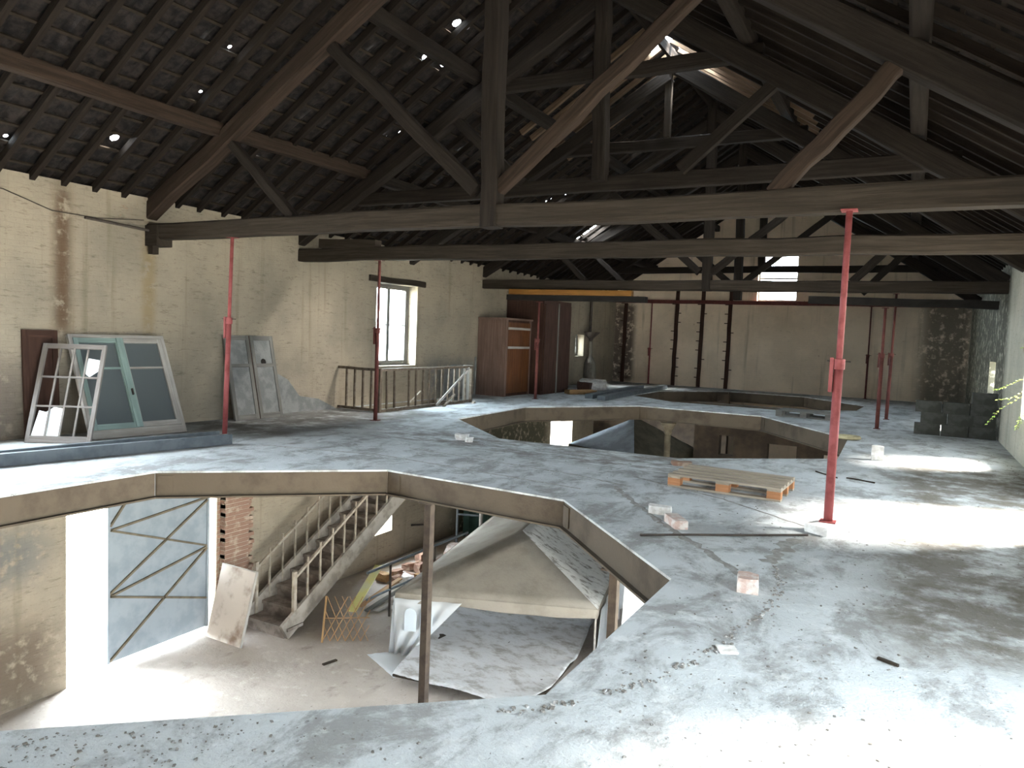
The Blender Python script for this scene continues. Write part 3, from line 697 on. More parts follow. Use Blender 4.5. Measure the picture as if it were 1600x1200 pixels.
# pale green casement pair
t, Mx, w, h = panel_thing('casement_window', 'pale green double casement window leaning on the wall, dusty dark panes', 'window frame', (-9.38, 5.68, 0), (-9.22, 7.0, 0), (-10.0, 5.72, 1.36), (-9.98, 7.0, 1.37))
bars(t, Mx, 'outer_frame', 'pale_wood', [(0, .05, 0, h), (w-.05, w, 0, h), (.05, w-.05, h-.05, h), (.05, w-.05, 0, .12)], -.035, .03)
half = w/2
for i, mt in ((0, 'green_wood'), (1, 'pale_wood')):
    a, b = .055 + i*(half-.055), half + i*(half-.055); sd = .06
    bars(t, Mx, 'casement_leaf', mt, [(a, a+sd, .125, h-.055), (b-sd, b, .125, h-.055), (a+sd, b-sd, .125, .20), (a+sd, b-sd, h-.12, h-.055), (a+sd, b-sd, h*.66, h*.66+.022)], -.01, .035)
    bars(t, Mx, 'pane', 'dusty_glass', [(a+sd, b-sd, .2, h*.66)], .0, .004); bars(t, Mx, 'pane', 'dusty_glass', [(a+sd, b-sd, h*.66+.022, h-.12)], .0, .004)
bars(t, Mx, 'meeting_stile', 'green_wood', [(half-.045, half+.045, .125, h-.055)], .035, .055)
mb = MB(); mb.X = Mx; mb.box((half+.0, h*.42, .068), (.02, .09, .025)); mb.build('latch', 'dark_steel', t)
# brown frames behind
t, Mx, w, h = panel_thing('brown_window_frame', 'dark brown wooden frame hidden behind the white sash by the wall', 'window frame', (-10.0, 5.2, 0), (-10.0, 5.64, 0), (-10.075, 5.3, 1.42), (-10.075, 5.68, 1.42))
bars(t, Mx, 'stile', 'brown_wood', [(0, .07, 0, h)]); bars(t, Mx, 'stile', 'brown_wood', [(w-.07, w, 0, h)]); bars(t, Mx, 'rail', 'brown_wood', [(.07, w-.07, h-.1, h)]); bars(t, Mx, 'rail', 'brown_wood', [(.07, w-.07, 0, .12)]); bars(t, Mx, 'panel', 'brown_wood', [(.07, w-.07, .12, h-.1)], -.01, .005)
# grey shutters
t, Mx, w, h = panel_thing('shutter_pair', 'grey double panel shutter leaning on the wall behind the red prop', 'shutter', (-9.74, 8.32, 0), (-9.74, 9.36, 0), (-10.06, 8.14, 1.4), (-10.06, 9.2, 1.4))
for i in (0, 1):
    a, b = i*(w/2+.012), w/2 - .012 + i*(w/2+.012)
    o = bars(t, Mx, 'shutter_leaf', 'grey_wood', [(a, a+.07, 0, h), (b-.07, b, 0, h), (a+.07, b-.07, 0, .09), (a+.07, b-.07, h-.08, h), (a+.07, b-.07, h*.62, h*.62+.06)], -.02, .02)
    bars(o, Mx, 'leaf_panel', 'cement', [(a+.07, b-.07, .09, h*.62), (a+.07, b-.07, h*.62+.06, h-.08)], -.008, .008)
bars(t, Mx, 'hinge_strip', 'brown_wood', [(w/2-.012, w/2+.012, 0, h)], -.01, .012)
mb = MB(); mb.X = Mx; mb.slab([(w*.74+.055*math.cos(a), h*.68+.06*math.sin(a)) for a in [k*math.pi/5 for k in range(10)]], [], .004, lambda a, b, d: (a, b, .013 - d)); tag(mb.build('vent_hole', 'black', t), 'dark round hole')
# cable and iron rod on the wall
mb = MB(); mb.tube([(XL+.012, 4.0, 3.2), (XL+.012, 5.0, 3.17), (XL+.012, 5.6, 3.0), (XL+.012, 6.2, 3.0), (XL+.012, 6.9, 3.08)], .007, 6)
tag(mb.build('cable', 'dark_steel'), 'thin slack cable along the top of the left wall', 'cable')
mb = MB(); mb.tube([(XL+.02, 6.02, 2.98), (-10.0, 6.92, 2.93)], .02, 8); tag(mb.build('iron_rod', 'dark_steel'), 'short iron rod between left wall and nearest truss', 'rod')

# long steel channels on the floor
def channel(a, b, label, hh=.11, ww=.07):
    a, b = Vector(a), Vector(b); mb = MB(); d = (b-a).normalized(); s = d.cross(Vector((0, 0, 1)))
    z = Vector((0, 0, 1))
    mb.beam(a + z*hh/2 + s*(ww/2-.005), b + z*hh/2 + s*(ww/2-.005), .008, hh); mb.beam(a + z*.004, b + z*.004, ww-.02, .008); mb.beam(a + z*(hh-.004), b + z*(hh-.004), ww-.02, .008)
    return tag(mb.build('steel_channel', 'galv'), label, 'steel beam', 'steel channels on the floor')
channel((-8.72, 2.4, 0), (-7.95, 6.72, 0), 'long grey steel channel on the floor, nearer of the two', .13, .09)
channel((-8.98, 2.45, 0), (-8.42, 6.9, 0), 'long grey steel channel on the floor, closer to the leaning frames', .11, .08)
# timber blocks under nothing else: stair well railing
RAIL_Z = .83
t = thing('stairwell_railing', 'brown balustrade around the stairwell below the left window', 'railing', (-9.0, 11.15, 0))
A, B, C_ = Vector((-10.08, 11.16, 0)), Vector((-9.0, 11.12, 0)), Vector((-9.02, 14.48, 0))
zv = Vector((0, 0, 1))
for p, q in ((A, B), (B, C_)):
    mb = MB(); mb.beam(p + zv*RAIL_Z, q + zv*RAIL_Z, .06, .05, n=4, jit=.004); mb.build('handrail', 'rail_paint', t)
    mb = MB(); mb.beam(p + zv*.04, q + zv*.04, .05, .05, n=4, jit=.003); mb.build('bottom_rail', 'rail_paint', t)
for k in range(1, 5): p = A.lerp(B, k/5); mb = MB(); mb.beam(p + zv*.06, p + zv*(RAIL_Z-.02) , .034, .034); mb.build('baluster', 'rail_paint', t)
for k in range(1, 14):
    if k in (3,): continue
    p = B.lerp(C_, k/14 + random.uniform(-.006, .006)); q = p + Vector((0, random.uniform(-.03, .03), 0)); mb = MB(); mb.beam(p + zv*.06, q + zv*(RAIL_Z-.02), .034, .034); mb.build('baluster', 'rail_paint', t)
for p in (B, C_): mb = MB(); mb.beam(p, p + zv*(RAIL_Z+.02), .06, .06); mb.build('newel_post', 'rail_paint', t)
mb = MB(); mb.beam((-8.93, 12.95, .03), (-8.93, 14.25, .80), .02, .06); tag(mb.build('striped_lath', 'pale_wood'), 'pale slat propped slantwise against the stairwell railing', 'slat')
mb = MB(); mb.beam((-9.2, 14.62, .02), (-9.2, 14.62, .86), .26, .03, up=(0, 1, 0)); tag(mb.build('plywood_sheet', 'grey_wood'), 'small dark board standing at the far end of the stairwell railing', 'board')

# ------------------------------------------------------------------ cupboards
t = thing('low_cupboard', 'brown wooden cupboard with a pinkish side, lower of the two', 'cupboard', (-9.65, 17.15, 0))
mb = MB(); mb.span((-10.08, 16.45, 0), (-9.24, 16.5, 2.04)); tag(mb.build('side_panel', 'pink_wood', t), 'pinkish side panel')
mb = MB(); mb.span((-10.08, 16.5, 0), (-9.28, 17.86, 2.0)); mb.build('carcass', 'brown_wood', t)
mb = MB(); mb.span((-10.08, 16.43, 2.0), (-9.2, 17.88, 2.05)); mb.build('top_board', 'pink_wood', t)
d = MB(); d.span((-9.28, 16.56, .08), (-9.245, 17.8, 1.94)); dd = tag(d.build('door', 'door_wood', t), 'orange brown door')
for z in (1.28, 1.78): mb = MB(); mb.span((-9.245, 16.58, z-.03), (-9.225, 17.78, z+.03)); tag(mb.build('door_rail', 'pale_wood', dd), 'pale cross rail')
mb = MB(); mb.span((-9.28, 16.5, 0), (-9.235, 16.56, 2.0)); mb.span((-9.28, 17.8, 0), (-9.235, 17.86, 2.0)); mb.build('door_frame', 'pink_wood', t)
t = thing('tall_cupboard', 'tall dark brown cupboard beside the lower one', 'cupboard', (-9.4, 18.85, 0))
mb = MB(); mb.span((-10.08, 17.95, 0), (-8.92, 19.75, 2.62)); mb.build('carcass', 'brown_wood', t)
for a, b in ((18.0, 18.8), (18.86, 19.7)): mb = MB(); mb.span((-8.92, a, .1), (-8.885, b, 2.5)); mb.build('door', 'brown_wood', t)
mb = MB(); mb.span((-8.885, 18.8, 0), (-8.865, 18.86, 2.55)); tag(mb.build('cover_strip', 'grey_wood', t), 'pale strip between the doors')

# dark rusty downpipe with hopper on far left wall
t = thing('wall_pipe', 'dark pipe with a funnel head on the far left wall by the small window', 'pipe', (XL+.1, 23.85, 0))
mb = MB(); mb.tube([(XL+.1, 23.85, 1.75), (XL+.1, 23.85, 3.0)], .05, 10); mb.build('upper_pipe', 'dark_steel', t)
mb = MB(); mb.lathe((XL+.16, 23.8, 1.5), [(.05, 0), (.08, .1), (.3, .3), (.32, .33), (.3, .33)], 16); mb.build('funnel', 'dark_steel', t)
mb = MB(); mb.lathe((XL+.16, 23.8, 0), [(.24, 0), (.23, .5), (.2, .75), (.07, 1.0), (.06, 1.5)], 16); mb.build('tapered_body', 'hopper_pale', t)

# junk by the cupboards and planks by the far opening
for c, s, rz, mt, lb in (((-8.75, 21.3, 0), (.8, .55, .3), .4, 'white_chalk', 'white lumpy sack on the floor beyond the tall cupboard'), ((-8.6, 20.3, 0), (.35, .4, .28), .2, 'brown_wood', 'dark round lump beside the white sack'), ((-8.3, 19.3, 0), (.9, .35, .12), .9, 'trellis', 'low brown timber offcut before the white sack'), ((-9.4, 22.6, 0), (.5, .5, .1), 0, 'white_chalk', 'flat white piece on the floor under the small far window')):
    mb = MB(); mb.chunk(c, s, rz, .3); tag(mb.build('floor_lump', mt), lb, 'debris')
for a, b, lb in (((-7.05, 17.75), (-7.35, 24.2), 'long grey plank lying beside the far opening, nearest it'), ((-7.5, 18.0), (-7.9, 23.4), 'long pale plank lying parallel to the one by the far opening')):
    mb = MB(); mb.beam((a[0], a[1], .06), (b[0], b[1], .06), .22, .12, n=4, jit=.005); tag(mb.build('plank', 'galv'), lb, 'plank', 'planks by the far opening')

# ------------------------------------------------------------------ pallets, blocks, bricks
def pallet(label, loc, rz, mats=('pallet', 'pallet_block')):
    t = thing('wooden_pallet', label, 'pallet', (0, 0, 0), 'wooden pallets')
    L, W = 1.2, .8
    for y, w in ((-.355, .09), (-.19, .09), (0, .10), (.19, .09), (.355, .09)): mb = MB(); mb.span((-L/2, y-w/2, .122), (L/2, y+w/2, .144)); mb.build('deck_board', mats[0], t)
    for x in (-.53, 0, .53): mb = MB(); mb.span((x-.07, -W/2, .1), (x+.07, W/2, .122)); mb.build('stringer_board', mats[0], t)
    for x in (-.53, 0, .53):
        for y in (-.35, 0, .35): mb = MB(); mb.span((x-.07, y-.05, .022), (x+.07, y+.05, .1)); mb.build('spacer_block', mats[1], t)
    for y in (-.35, 0, .35): mb = MB(); mb.span((-L/2, y-.05, 0), (L/2, y+.05, .022)); mb.build('base_board', mats[0], t)
    t.location = loc; t.rotation_euler = (0, 0, rz); return t
pallet('wooden pallet with orange blocks on the floor left of the tall red prop', (-1.68, 8.26, 0), R(-2))
pallet('dusty grey pallet between the middle and far openings', (-2.05, 17.9, 0), R(-4), ('grey_wood', 'grey_wood'))
k = 0
for r in range(4):
    n = 3 if r < 3 else 1
    for i in range(n):
        x = .33 + i*.46 + (.10 if r % 2 else 0) + (0.92 if r == 3 else 0); 
        if x > 1.24: x = 1.24
        mb = MB(); j = random.uniform(-.015, .015); bw = .44 if x < 1.2 or r % 2 == 0 else .40
        mb.box((0, 0, .11), (bw, .22, .215)); mb.box((0, -.111, .11), (bw-.06, .004, .15))
        o = mb.build('concrete_block', 'block'); o.location = (x, 16.35+j, r*.2175); o.rotation_euler = (0, 0, j*.5)
        tag(o, f"grey concrete block in the dark stack by the right wall, {('bottom','second','third','top')[r]} course, {('left','middle','right')[i] if n == 3 else 'lone'} one", 'concrete block', 'blocks stacked by the right wall')
def lump(name, mat, label, cat, c, s, rz, j=.12, tilt=0.0, group=None):
    mb = MB(); mb.chunk((0, 0, 0), s, 0, j, tilt); o = mb.build(name, mat); o.location = c; o.rotation_euler = (0, 0, rz); return tag(o, label, cat, group)
lump('brick', 'white_chalk', 'pale brick under the foot of the tall red prop', 'brick', (-.56, 6.86, 0), (.22, .36, .073), R(-25), .05)
lump('brick', 'white_chalk', 'whitest brick on the floor before the pallet, farther of the pair', 'brick', (-1.97, 6.57, 0), (.21, .12, .075), R(12))
lump('brick', 'brick', 'pinkish brick before the pallet, nearer of the pair', 'brick', (-1.72, 6.23, 0), (.12, .30, .075), R(35), .08)
lump('brick', 'brick', 'lone pinkish brick beside the cable, right of the nearest opening', 'brick', (-.845, 4.86, 0), (.13, .15, .10), R(10), .1)
lump('brick', 'white_chalk', 'brick standing upright in the light by the middle opening', 'brick', (-.36, 11.85, 0), (.16, .12, .21), R(5), .06)
lump('rubble_stone', 'white_chalk', 'larger white stone at the left end of the middle opening', 'stone', (-5.88, 9.25, 0), (.2, .15, .08), .4, .4)
lump('rubble_stone', 'white_chalk', 'small white stone touching the larger one by the middle opening', 'stone', (-5.68, 9.12, 0), (.11, .1, .07), .9, .4)
lump('stone_chip', 'white_chalk', 'flat white chip on the curved dirt line in the foreground', 'stone', (-.75, 3.83, 0), (.1, .09, .012), .5, .4)
lump('brick', 'redbrick', 'broken red brick behind the left end of the pallet', 'brick', (-2.55, 9.35, 0), (.25, .14, .05), .5, .3)
mb = MB(); mb.lathe((-.92, 14.25, 0), [(.18, 0), (.22, .02), (.2, .06), (.12, .055), (.11, .03)], 18); tag(mb.build('rope_coil', 'dry_leaf'), 'flat yellowish coil at the corner of the middle opening', 'rope')
for a, b, lb in (((-.055, 4.17), (.04, 4.12), 'short dark stick on the bright foreground floor'), ((-1.0, 10.1), (-.72, 9.75), 'dark stick left of the tall prop by the middle opening'), ((-.62, 9.85), (-.30, 9.72), 'dark stick behind the tall prop')):
    mb = MB(); mb.beam((*a, .008), (*b, .010), .018, .014, n=3, jit=.004); tag(mb.build('stick', 'timber'), lb, 'stick')
# grey cable running between the prop and the bricks, and dirt ridges on the floor
mb = MB(); mb.tube([(-1.86, 5.69, .012), (-1.5, 5.97, .012), (-1.2, 6.18, .012), (-.68, 6.57, .014)], .010, 6); tag(mb.build('cable', 'dark_steel'), 'dark cable across the floor towards the tall red prop', 'cable')
mb = MB(); random.seed(5)
pts = [(-.80, 5.55), (-.70, 5.25), (-.66, 4.9), (-.68, 4.55), (-.74, 4.2), (-.82, 3.75), (-.95, 3.35), (-1.15, 2.95), (-1.45, 2.6)]
for i in range(len(pts)-1):
    for k in range(26):
        f = random.random(); x = pts[i][0] + (pts[i+1][0]-pts[i][0])*f + random.gauss(0, .018); y = pts[i][1] + (pts[i+1][1]-pts[i][1])*f + random.gauss(0, .018)
        r = random.uniform(.004, .010); mb.chunk((x, y, -.002), (r*2, r*1.6, r), random.random()*6, .5)
tag(mb.build('dirt_ridge', 'dust_debris'), kind='stuff')
mb = MB()
for k in range(2600):
    u = random.random()
    if u < .45: x, y = random.uniform(-3.3, -1.5) if u < .15 else random.uniform(-3.2, -2.2), random.uniform(1.0, 2.3)
    elif u < .75: x, y = random.uniform(-1.2, 1.3), random.uniform(2.6, 7)
    elif u < .88: x, y = random.uniform(.2, 1.45), random.uniform(9, 14)
    else: x, y = random.uniform(-7.5, -1), random.uniform(6.8, 9.6)
    if u < .45 and (y - 1.34) > (x + 3.12)*.865 - .04: continue
    if x < -1.38 and 1.2 < y < 6.55 and u >= .45: continue
    r = random.choice((.002, .003, .003, .004, .005, .0065)); mb.chunk((x, y, -.002), (r*2.2, r*1.5, r), random.random()*6, .5)
tag(mb.build('grit', 'dark_debris'), kind='stuff')

mb = MB(); random.seed(21)
def streak(pts, w):
    P = [Vector((*p, 0)) for p in pts]
    for a, b in zip(P, P[1:]):
        L = (b-a).length; n = max(3, int(L/.05)); d = (b-a)/n; s_ = Vector((-d.y, d.x, 0)).normalized(); vs = []
        for i in range(n+1):
            c = a + d*i + s_*random.gauss(0, w*.15); k = w*random.uniform(.25, .7); vs += [c + s_*k + Vector((0, 0, .001)), c + Vector((0, 0, .006)), c - s_*k + Vector((0, 0, .001))]
        mb.add(vs, [f for i in range(n) for f in ((i*3, i*3+1, i*3+4, i*3+3), (i*3+1, i*3+2, i*3+5, i*3+4))])
streak([(-2.78, 8.15), (-1.62, 7.6), (-.62, 6.83)], .03); streak([(-2.76, 7.47), (-1.88, 6.27), (-.93, 5.15)], .07); streak([(-.77, 6.41), (-.83, 5.57)], .11)  # dirt lines; the last strip paints the shadow band at the prop foot
streak([(-5.97, 8.06), (-3.37, 7.8), (-2.6, 7.55)], .025); streak([(-7.6, 6.9), (-5.9, 7.35), (-3.0, 7.1)], .03)
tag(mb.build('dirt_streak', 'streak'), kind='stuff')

# ------------------------------------------------------------------ climbing plant at the right window
def vine(base, pts, label, n, seed):
    rnd = random.Random(seed); t = thing('climbing_branch', label, 'plant', base, 'branches growing in at the right window')
    mb = MB(); mb.tube([base] + pts, .006, 6, .002); mb.build('stem', 'stem', t)
    mb = MB(); P = [Vector(base)] + [Vector(p) for p in pts]
    for i in range(n):
        f = (i + .5)/n*(len(P)-1); k = min(int(f), len(P)-2); c = P[k].lerp(P[k+1], f-k); d = (P[k+1]-P[k]).normalized()
        for sgn in (-1, 1):
            s = d.cross(Vector((0, 0, 1))).normalized()*sgn; dr = (s + d*.6 + Vector((rnd.uniform(-.3, .3), rnd.uniform(-.3, .3), rnd.uniform(-.4, .5)))).normalized()
            L = rnd.uniform(.038, .058); W = L*.55; nn = dr.cross(Vector((rnd.uniform(-.5, .5), rnd.uniform(-.5, .5), 1))).normalized()
            up = nn.cross(dr)*.006
            mb.add([c, c + dr*L*.35 + nn*W*.5 + up, c + dr*L*.75 + nn*W*.4, c + dr*L, c + dr*L*.75 - nn*W*.4, c + dr*L*.35 - nn*W*.5 + up], [(0, 1, 2, 3), (0, 3, 4, 5)])
    mb.build('leaves', 'leaf', t); return t
vine((1.72, 13.2, 1.15), [(1.45, 13.2, 1.25), (1.25, 13.3, 1.12), (1.12, 13.35, 1.05)], 'leafy branch growing in at the right window, upper straight one', 16, 1)
vine((1.72, 13.1, .9), [(1.45, 13.1, 1.0), (1.2, 13.2, .78), (1.05, 13.3, .52)], 'leafy branch drooping lowest at the right window', 18, 2)
vine((1.72, 13.0, 1.0), [(1.5, 13.0, 1.1), (1.3, 13.1, .95), (1.15, 13.2, .92)], 'short leafy branch in the middle at the right window', 14, 3)
vine((1.75, 13.3, 1.7), [(1.55, 13.25, 1.75), (1.42, 13.2, 1.72)], 'little leafy sprig high at the right window', 8, 4)
vine((1.7, 12.7, .8), [(1.52, 12.9, .9), (1.46, 13.0, .7), (1.42, 13.1, .5)], 'bushy branch hanging down the right window sill', 22, 5)

# ------------------------------------------------------------------ lower storey
# staircase
t = thing('staircase', 'concrete stair with pale rails rising along the left wall', 'staircase', (-9.25, 8.6, ZG))
NS = 18; y_s, y_e = 8.62, 14.4; rise = 3.53/NS; run = (y_e - y_s)/NS; xl, xr = -9.72, -8.86
for i in range(NS):
    y = y_s + i*run; z = ZG + (i+1)*rise; mb = MB(); e = .10 if i == 0 else 0
    mb.span((xl, y, z-.05), (xr+e, y+run+.03, z)); mb.span((xl+.01, y+.02, max(ZG, z-rise)), (xr-.01, y+.07, z-.05)); mb.build('step', 'conc_gnd', t)
for X in (xr+.04, xl-.04):
    mb = MB(); sl = rise/run; a = Vector((X, y_s+.02, ZG+.16)); b = Vector((X, y_e, ZG+.16+sl*(y_e-y_s-.02))); mb.beam(a - Vector((0, .05, .05*sl)), b - Vector((0, 0, .15)), .06, .30, n=4)
    mb.build('stringer', 'stair_side', t)
for X in (xr+.03, xl-.02):
    mb = MB(); z0 = ZG + .98; mb.beam((X, y_s+.18, z0), (X, y_e-.9, z0 + sl*(y_e-y_s-1.08)), .045, .04); mb.build('handrail', 'stair_rail', t)
    for k in range(16):
        y = y_s + .2 + k*.3; zb = ZG + sl*(y-y_s) + .05
        if zb + .9 > -.1: break
        w_ = .06 if k == 0 else .028; mb = MB(); mb.beam((X, y, zb), (X, y, zb+.93), w_, w_, up=(0, 1, 0)); mb.build('newel_post' if k == 0 else 'baluster', 'stair_rail', t)

# white stained board leaning on the pier
t, Mx, w, h = panel_thing('leaning_board', 'stained white board leaning against the brick pier below', 'board', (-9.97, 8.02, ZG), (-9.17, 8.02, ZG), (-9.9, 8.33, ZG+1.15), (-9.1, 8.33, ZG+1.15))
mb = MB(); mb.X = Mx; mb.span((0, 0, 0), (w, h, .035)); mb.build('sheet', 'board', t)
mb = MB(); mb.X = Mx; mb.span((w, 0, -.002), (w+.02, h, .04)); mb.span((0, h, -.002), (w+.02, h+.015, .04)); mb.build('edge_strip', 'pale_wood', t)

# scissor trellis
t = thing('scissor_trellis', 'expanding wooden trellis leaning by the stair foot', 'trellis', (-8.0, 9.0, ZG))
Mx = frame_matrix((-8.26, 8.9, ZG+.02), (.62, .42, 0), (-.22, .32, .66))
W, Hh = .75, .72
for k in range(6):
    x = k*W/6
    mb = MB(); mb.X = Mx; mb.beam((x, 0, 0), (min(x+.36, W), Hh if x+.36 <= W else Hh*(W-x)/.36, 0), .010, .036, up=(0, 0, 1)); mb.build('slat', 'trellis', t)
    mb = MB(); mb.X = Mx; x2 = x + W/6; mb.beam((x2, 0, .01), (max(x2-.36, 0), Hh if x2-.36 >= 0 else Hh*x2/.36, .01), .010, .036, up=(0, 0, 1)); mb.build('slat', 'trellis', t)
mb = MB(); mb.X = Mx; mb.beam((0, -.03, .02), (0, Hh, .02), .03, .035, up=(0, 0, 1)); mb.build('end_bar', 'trellis', t)
mb = MB(); mb.X = Mx; mb.beam((0, Hh*.5, .02), (W, Hh*.52, .02), .01, .03, up=(0, 0, 1)); mb.build('end_bar', 'trellis', t)
mb = MB(); mb.beam((-8.12, 9.45, ZG+.38), (-8.6, 10.75, ZG+.75), .15, .02, n=3); tag(mb.build('yellow_board', 'yellow_board'), 'pale yellow board lying slantwise across the pipe railing', 'board')
# pipe railing
t = thing('pipe_railing', 'grey steel pipe railing between stair and tent', 'railing', (-7.9, 10.4, ZG))
for z, r_ in ((ZG+.98, .026), (ZG+.5, .022)):
    mb = MB(); mb.tube([(-8.05, 9.75, z), (-8.05, 13.0, z)], r_, 8); mb.build('pipe', 'galv', t)
for y in (10.4, 11.8, 13.0): mb = MB(); mb.tube([(-8.05, y, ZG), (-8.05, y, ZG+1.0)], .022, 8); mb.build('upright', 'dark_steel', t)
t = thing('white_pipe_frame', 'white tall pipe frame before the dark green sheet', 'frame', (-8.9, 14.4, ZG))
mb = MB(); mb.tube([(-8.62, 14.5, ZG), (-8.62, 14.5, -1.15)], .045, 8); mb.build('upright', 'pale_wood', t)
mb = MB(); mb.tube([(-9.15, 14.3, ZG), (-9.15, 14.3, -1.2)], .03, 8); mb.build('upright', 'galv', t)
mb = MB(); mb.tube([(-9.15, 14.3, ZG+.95), (-8.62, 14.5, ZG+.95)], .025, 8); mb.build('crossbar', 'galv', t)
mb = MB(); nn = 14
for i in range(nn): 
    a, b = -9.8 + i*1.9/nn, -9.8 + (i+1)*1.9/nn; ya, yb = 15.6 + .06*math.sin(i*1.7), 15.6 + .06*math.sin((i+1)*1.7)
    mb.add([(a, ya, ZG+.02), (b, yb, ZG+.02), (b, yb, -1.25), (a, ya, -1.25), (a, ya+.02, ZG+.02), (b, yb+.02, ZG+.02), (b, yb+.02, -1.25), (a, ya+.02, -1.25)], [(0, 1, 2, 3), (5, 4, 7, 6)])
tag(mb.build('green_sheet', 'green_cloth'), 'dark green sheet hanging behind the tent', 'sheet')
# iron bracket on the wall
mb = MB(); mb.tube([(XL+.03, 13.75, -2.95), (-9.9, 14.2, -3.0), (-9.9, 14.2, ZG+.02)], .025, 6); tag(mb.build('bent_rod', 'dark_steel'), 'bent dark rod standing by the lower left wall', 'rod')
# rubbish heap by the stairs
random.seed(11)
for i in range(16):
    x, y = -9.35 + (i % 4)*.30 + random.uniform(-.02, .02), 11.85 + (i//4)*.46 + random.uniform(-.03, .03); s = (random.uniform(.15, .25), random.uniform(.14, .34), random.uniform(.08, .26))
    mt = random.choice(('redbrick', 'brick', 'grey_wood', 'white_chalk', 'trellis', 'block')); nm = {'redbrick': 'brick', 'brick': 'brick', 'grey_wood': 'wood_scrap', 'white_chalk': 'stone', 'trellis': 'wood_scrap', 'block': 'stone'}[mt]
    mb = MB(); mb.chunk((0, 0, 0), s, 0, .3, .15); o = mb.build('rubble_piece', mt); o.location = (x, y, ZG); o.rotation_euler = (0, 0, random.uniform(-.25, .25))
    tag(o, 'loose piece in the rubbish heap under the stairs behind the pipe railing', 'rubble', 'rubbish heap under the stairs')
for i, (x0, y0, x1, y1, z) in enumerate(((-8.22, 10.6, -8.25, 13.2, .10), (-8.5, 10.3, -8.52, 11.55, .16), (-8.75, 10.4, -8.72, 11.6, .24), (-8.36, 10.4, -8.38, 11.6, .05))):
    mb = MB(); mb.beam((x0, y0, ZG+.03), (x1, y1, ZG+z), .1, .025, n=3, jit=.004); tag(mb.build('loose_board', ('pale_wood', 'grey_wood', 'trellis', 'pale_wood')[i]), ('pale board lowest in the heap under the stairs', 'grey board in the heap under the stairs', 'brown board tilted at the front of the heap under the stairs', 'short pale board in front of the heap under the stairs')[i], 'board')
lump('brick', 'brick', 'large pinkish slab at the far end of the rubbish heap', 'slab', (-8.85, 13.95, ZG), (.55, .45, .34), .3, .15)
mb = MB(); mb.beam((-7.66, 8.28, ZG+.012), (-7.6, 8.52, ZG+.012), .05, .02, n=2); tag(mb.build('stick', 'timber'), 'short dark stick on the lower floor before the trellis', 'stick')

# steel posts under the rim
def post(x, y, z1, label, w=.1, mat='dark_steel', lean=0):
    t = thing('steel_post', label, 'post', (x, y, ZG), 'posts under the rim beams')
    mb = MB(); mb.box((x, y, ZG+.006), (.25, .25, .012)); mb.build('base_plate', mat, t)
    mb = MB(); mb.beam((x, y, ZG+.01), (x+lean, y, z1), w, w); mb.build('shaft', mat, t)
    mb = MB(); mb.box((x+lean, y, z1-.008), (.18, .18, .014)); mb.build('cap_plate', mat, t)
    return t
post(-4.62, 6.64, -.29, 'dark brown post under the near rim in front of the tent', .085)
post(-2.05, 5.66, -.29, 'brown post under the right side of the near rim', .07, 'dark_steel')
t = thing('iron_column', 'slim cast iron column with capital under the middle opening rim', 'column', (-5.1, 17.32, ZG))
mb = MB(); mb.lathe((-5.1, 17.32, ZG), [(.16, 0), (.16, .08), (.11, .14), (.09, .3)], 18); mb.build('base', 'rib', t)
mb = MB(); mb.lathe((-5.1, 17.32, ZG), [(.09, .3), (.075, 2.95)], 18); mb.build('shaft', 'rib', t, True)
mb = MB(); mb.lathe((-5.1, 17.32, ZG), [(.075, 2.95), (.10, 3.0), (.09, 3.05), (.17, 3.17), (.19, 3.24)], 18); mb.build('capital', 'rib', t)

# party tents
def sag_tri(mb, a, b, c, n=8, sag=.05):
    a, b, c = map(Vector, (a, b, c)); idx = {}; pts = []
    for i in range(n+1):
        for j in range(n+1-i):
            u, v = i/n, j/n; w = 1-u-v; p = a*w + b*u + c*v; p.z -= sag*27*u*v*w*.5; idx[(i, j)] = len(pts); pts.append(p)
    fs = []
    for i in range(n):
        for j in range(n-i):
            fs.append((idx[(i, j)], idx[(i+1, j)], idx[(i, j+1)]))
            if i + j < n-1: fs.append((idx[(i+1, j)], idx[(i+1, j+1)], idx[(i, j+1)]))
    mb.add(pts, fs)
def sag_quad(mb, a, b, c, d, n=10, sag=.05, noise_=0):
    a, b, c, d = map(Vector, (a, b, c, d)); pts = []
    for i in range(n+1):
        for j in range(n+1):
            u, v = i/n, j/n; p = (a*(1-u) + b*u)*(1-v) + (d*(1-u) + c*u)*v; p.z -= sag*16*u*(1-u)*v*(1-v); p.z += random.uniform(-noise_, noise_); pts.append(p)
    k = n+1; mb.add(pts, [(i*k+j, (i+1)*k+j, (i+1)*k+j+1, i*k+j+1) for i in range(n) for j in range(n)])
def curtain(mb, a, b, z_top, z_bot, folds=6, amp=.05, n=40, pinch=0.0):
    a, b = Vector(a), Vector(b); d = (b-a); nrm = Vector((-d.y, d.x, 0)).normalized(); pts = []; rows = 8
    for r in range(rows+1):
        f = r/rows; z = z_top + (z_bot-z_top)*f
        for i in range(n+1):
            t_ = i/n; x = .0 + (t_ - 0)*(1 - pinch*f); p = a + d*x + nrm*(amp*(.25+f)*math.sin(t_*folds*2*math.pi + f*1.3 + .5*math.sin(t_*9))); pts.append((p.x, p.y, z + .02*math.sin(t_*7)*f))
    k = n+1; mb.add(pts, [(r*k+i, r*k+i+1, (r+1)*k+i+1, (r+1)*k+i) for r in range(rows) for i in range(n)])
def solid(o, th):
    m_ = o.modifiers.new('thickness', 'SOLIDIFY'); m_.thickness = th; m_.offset = -1; return o
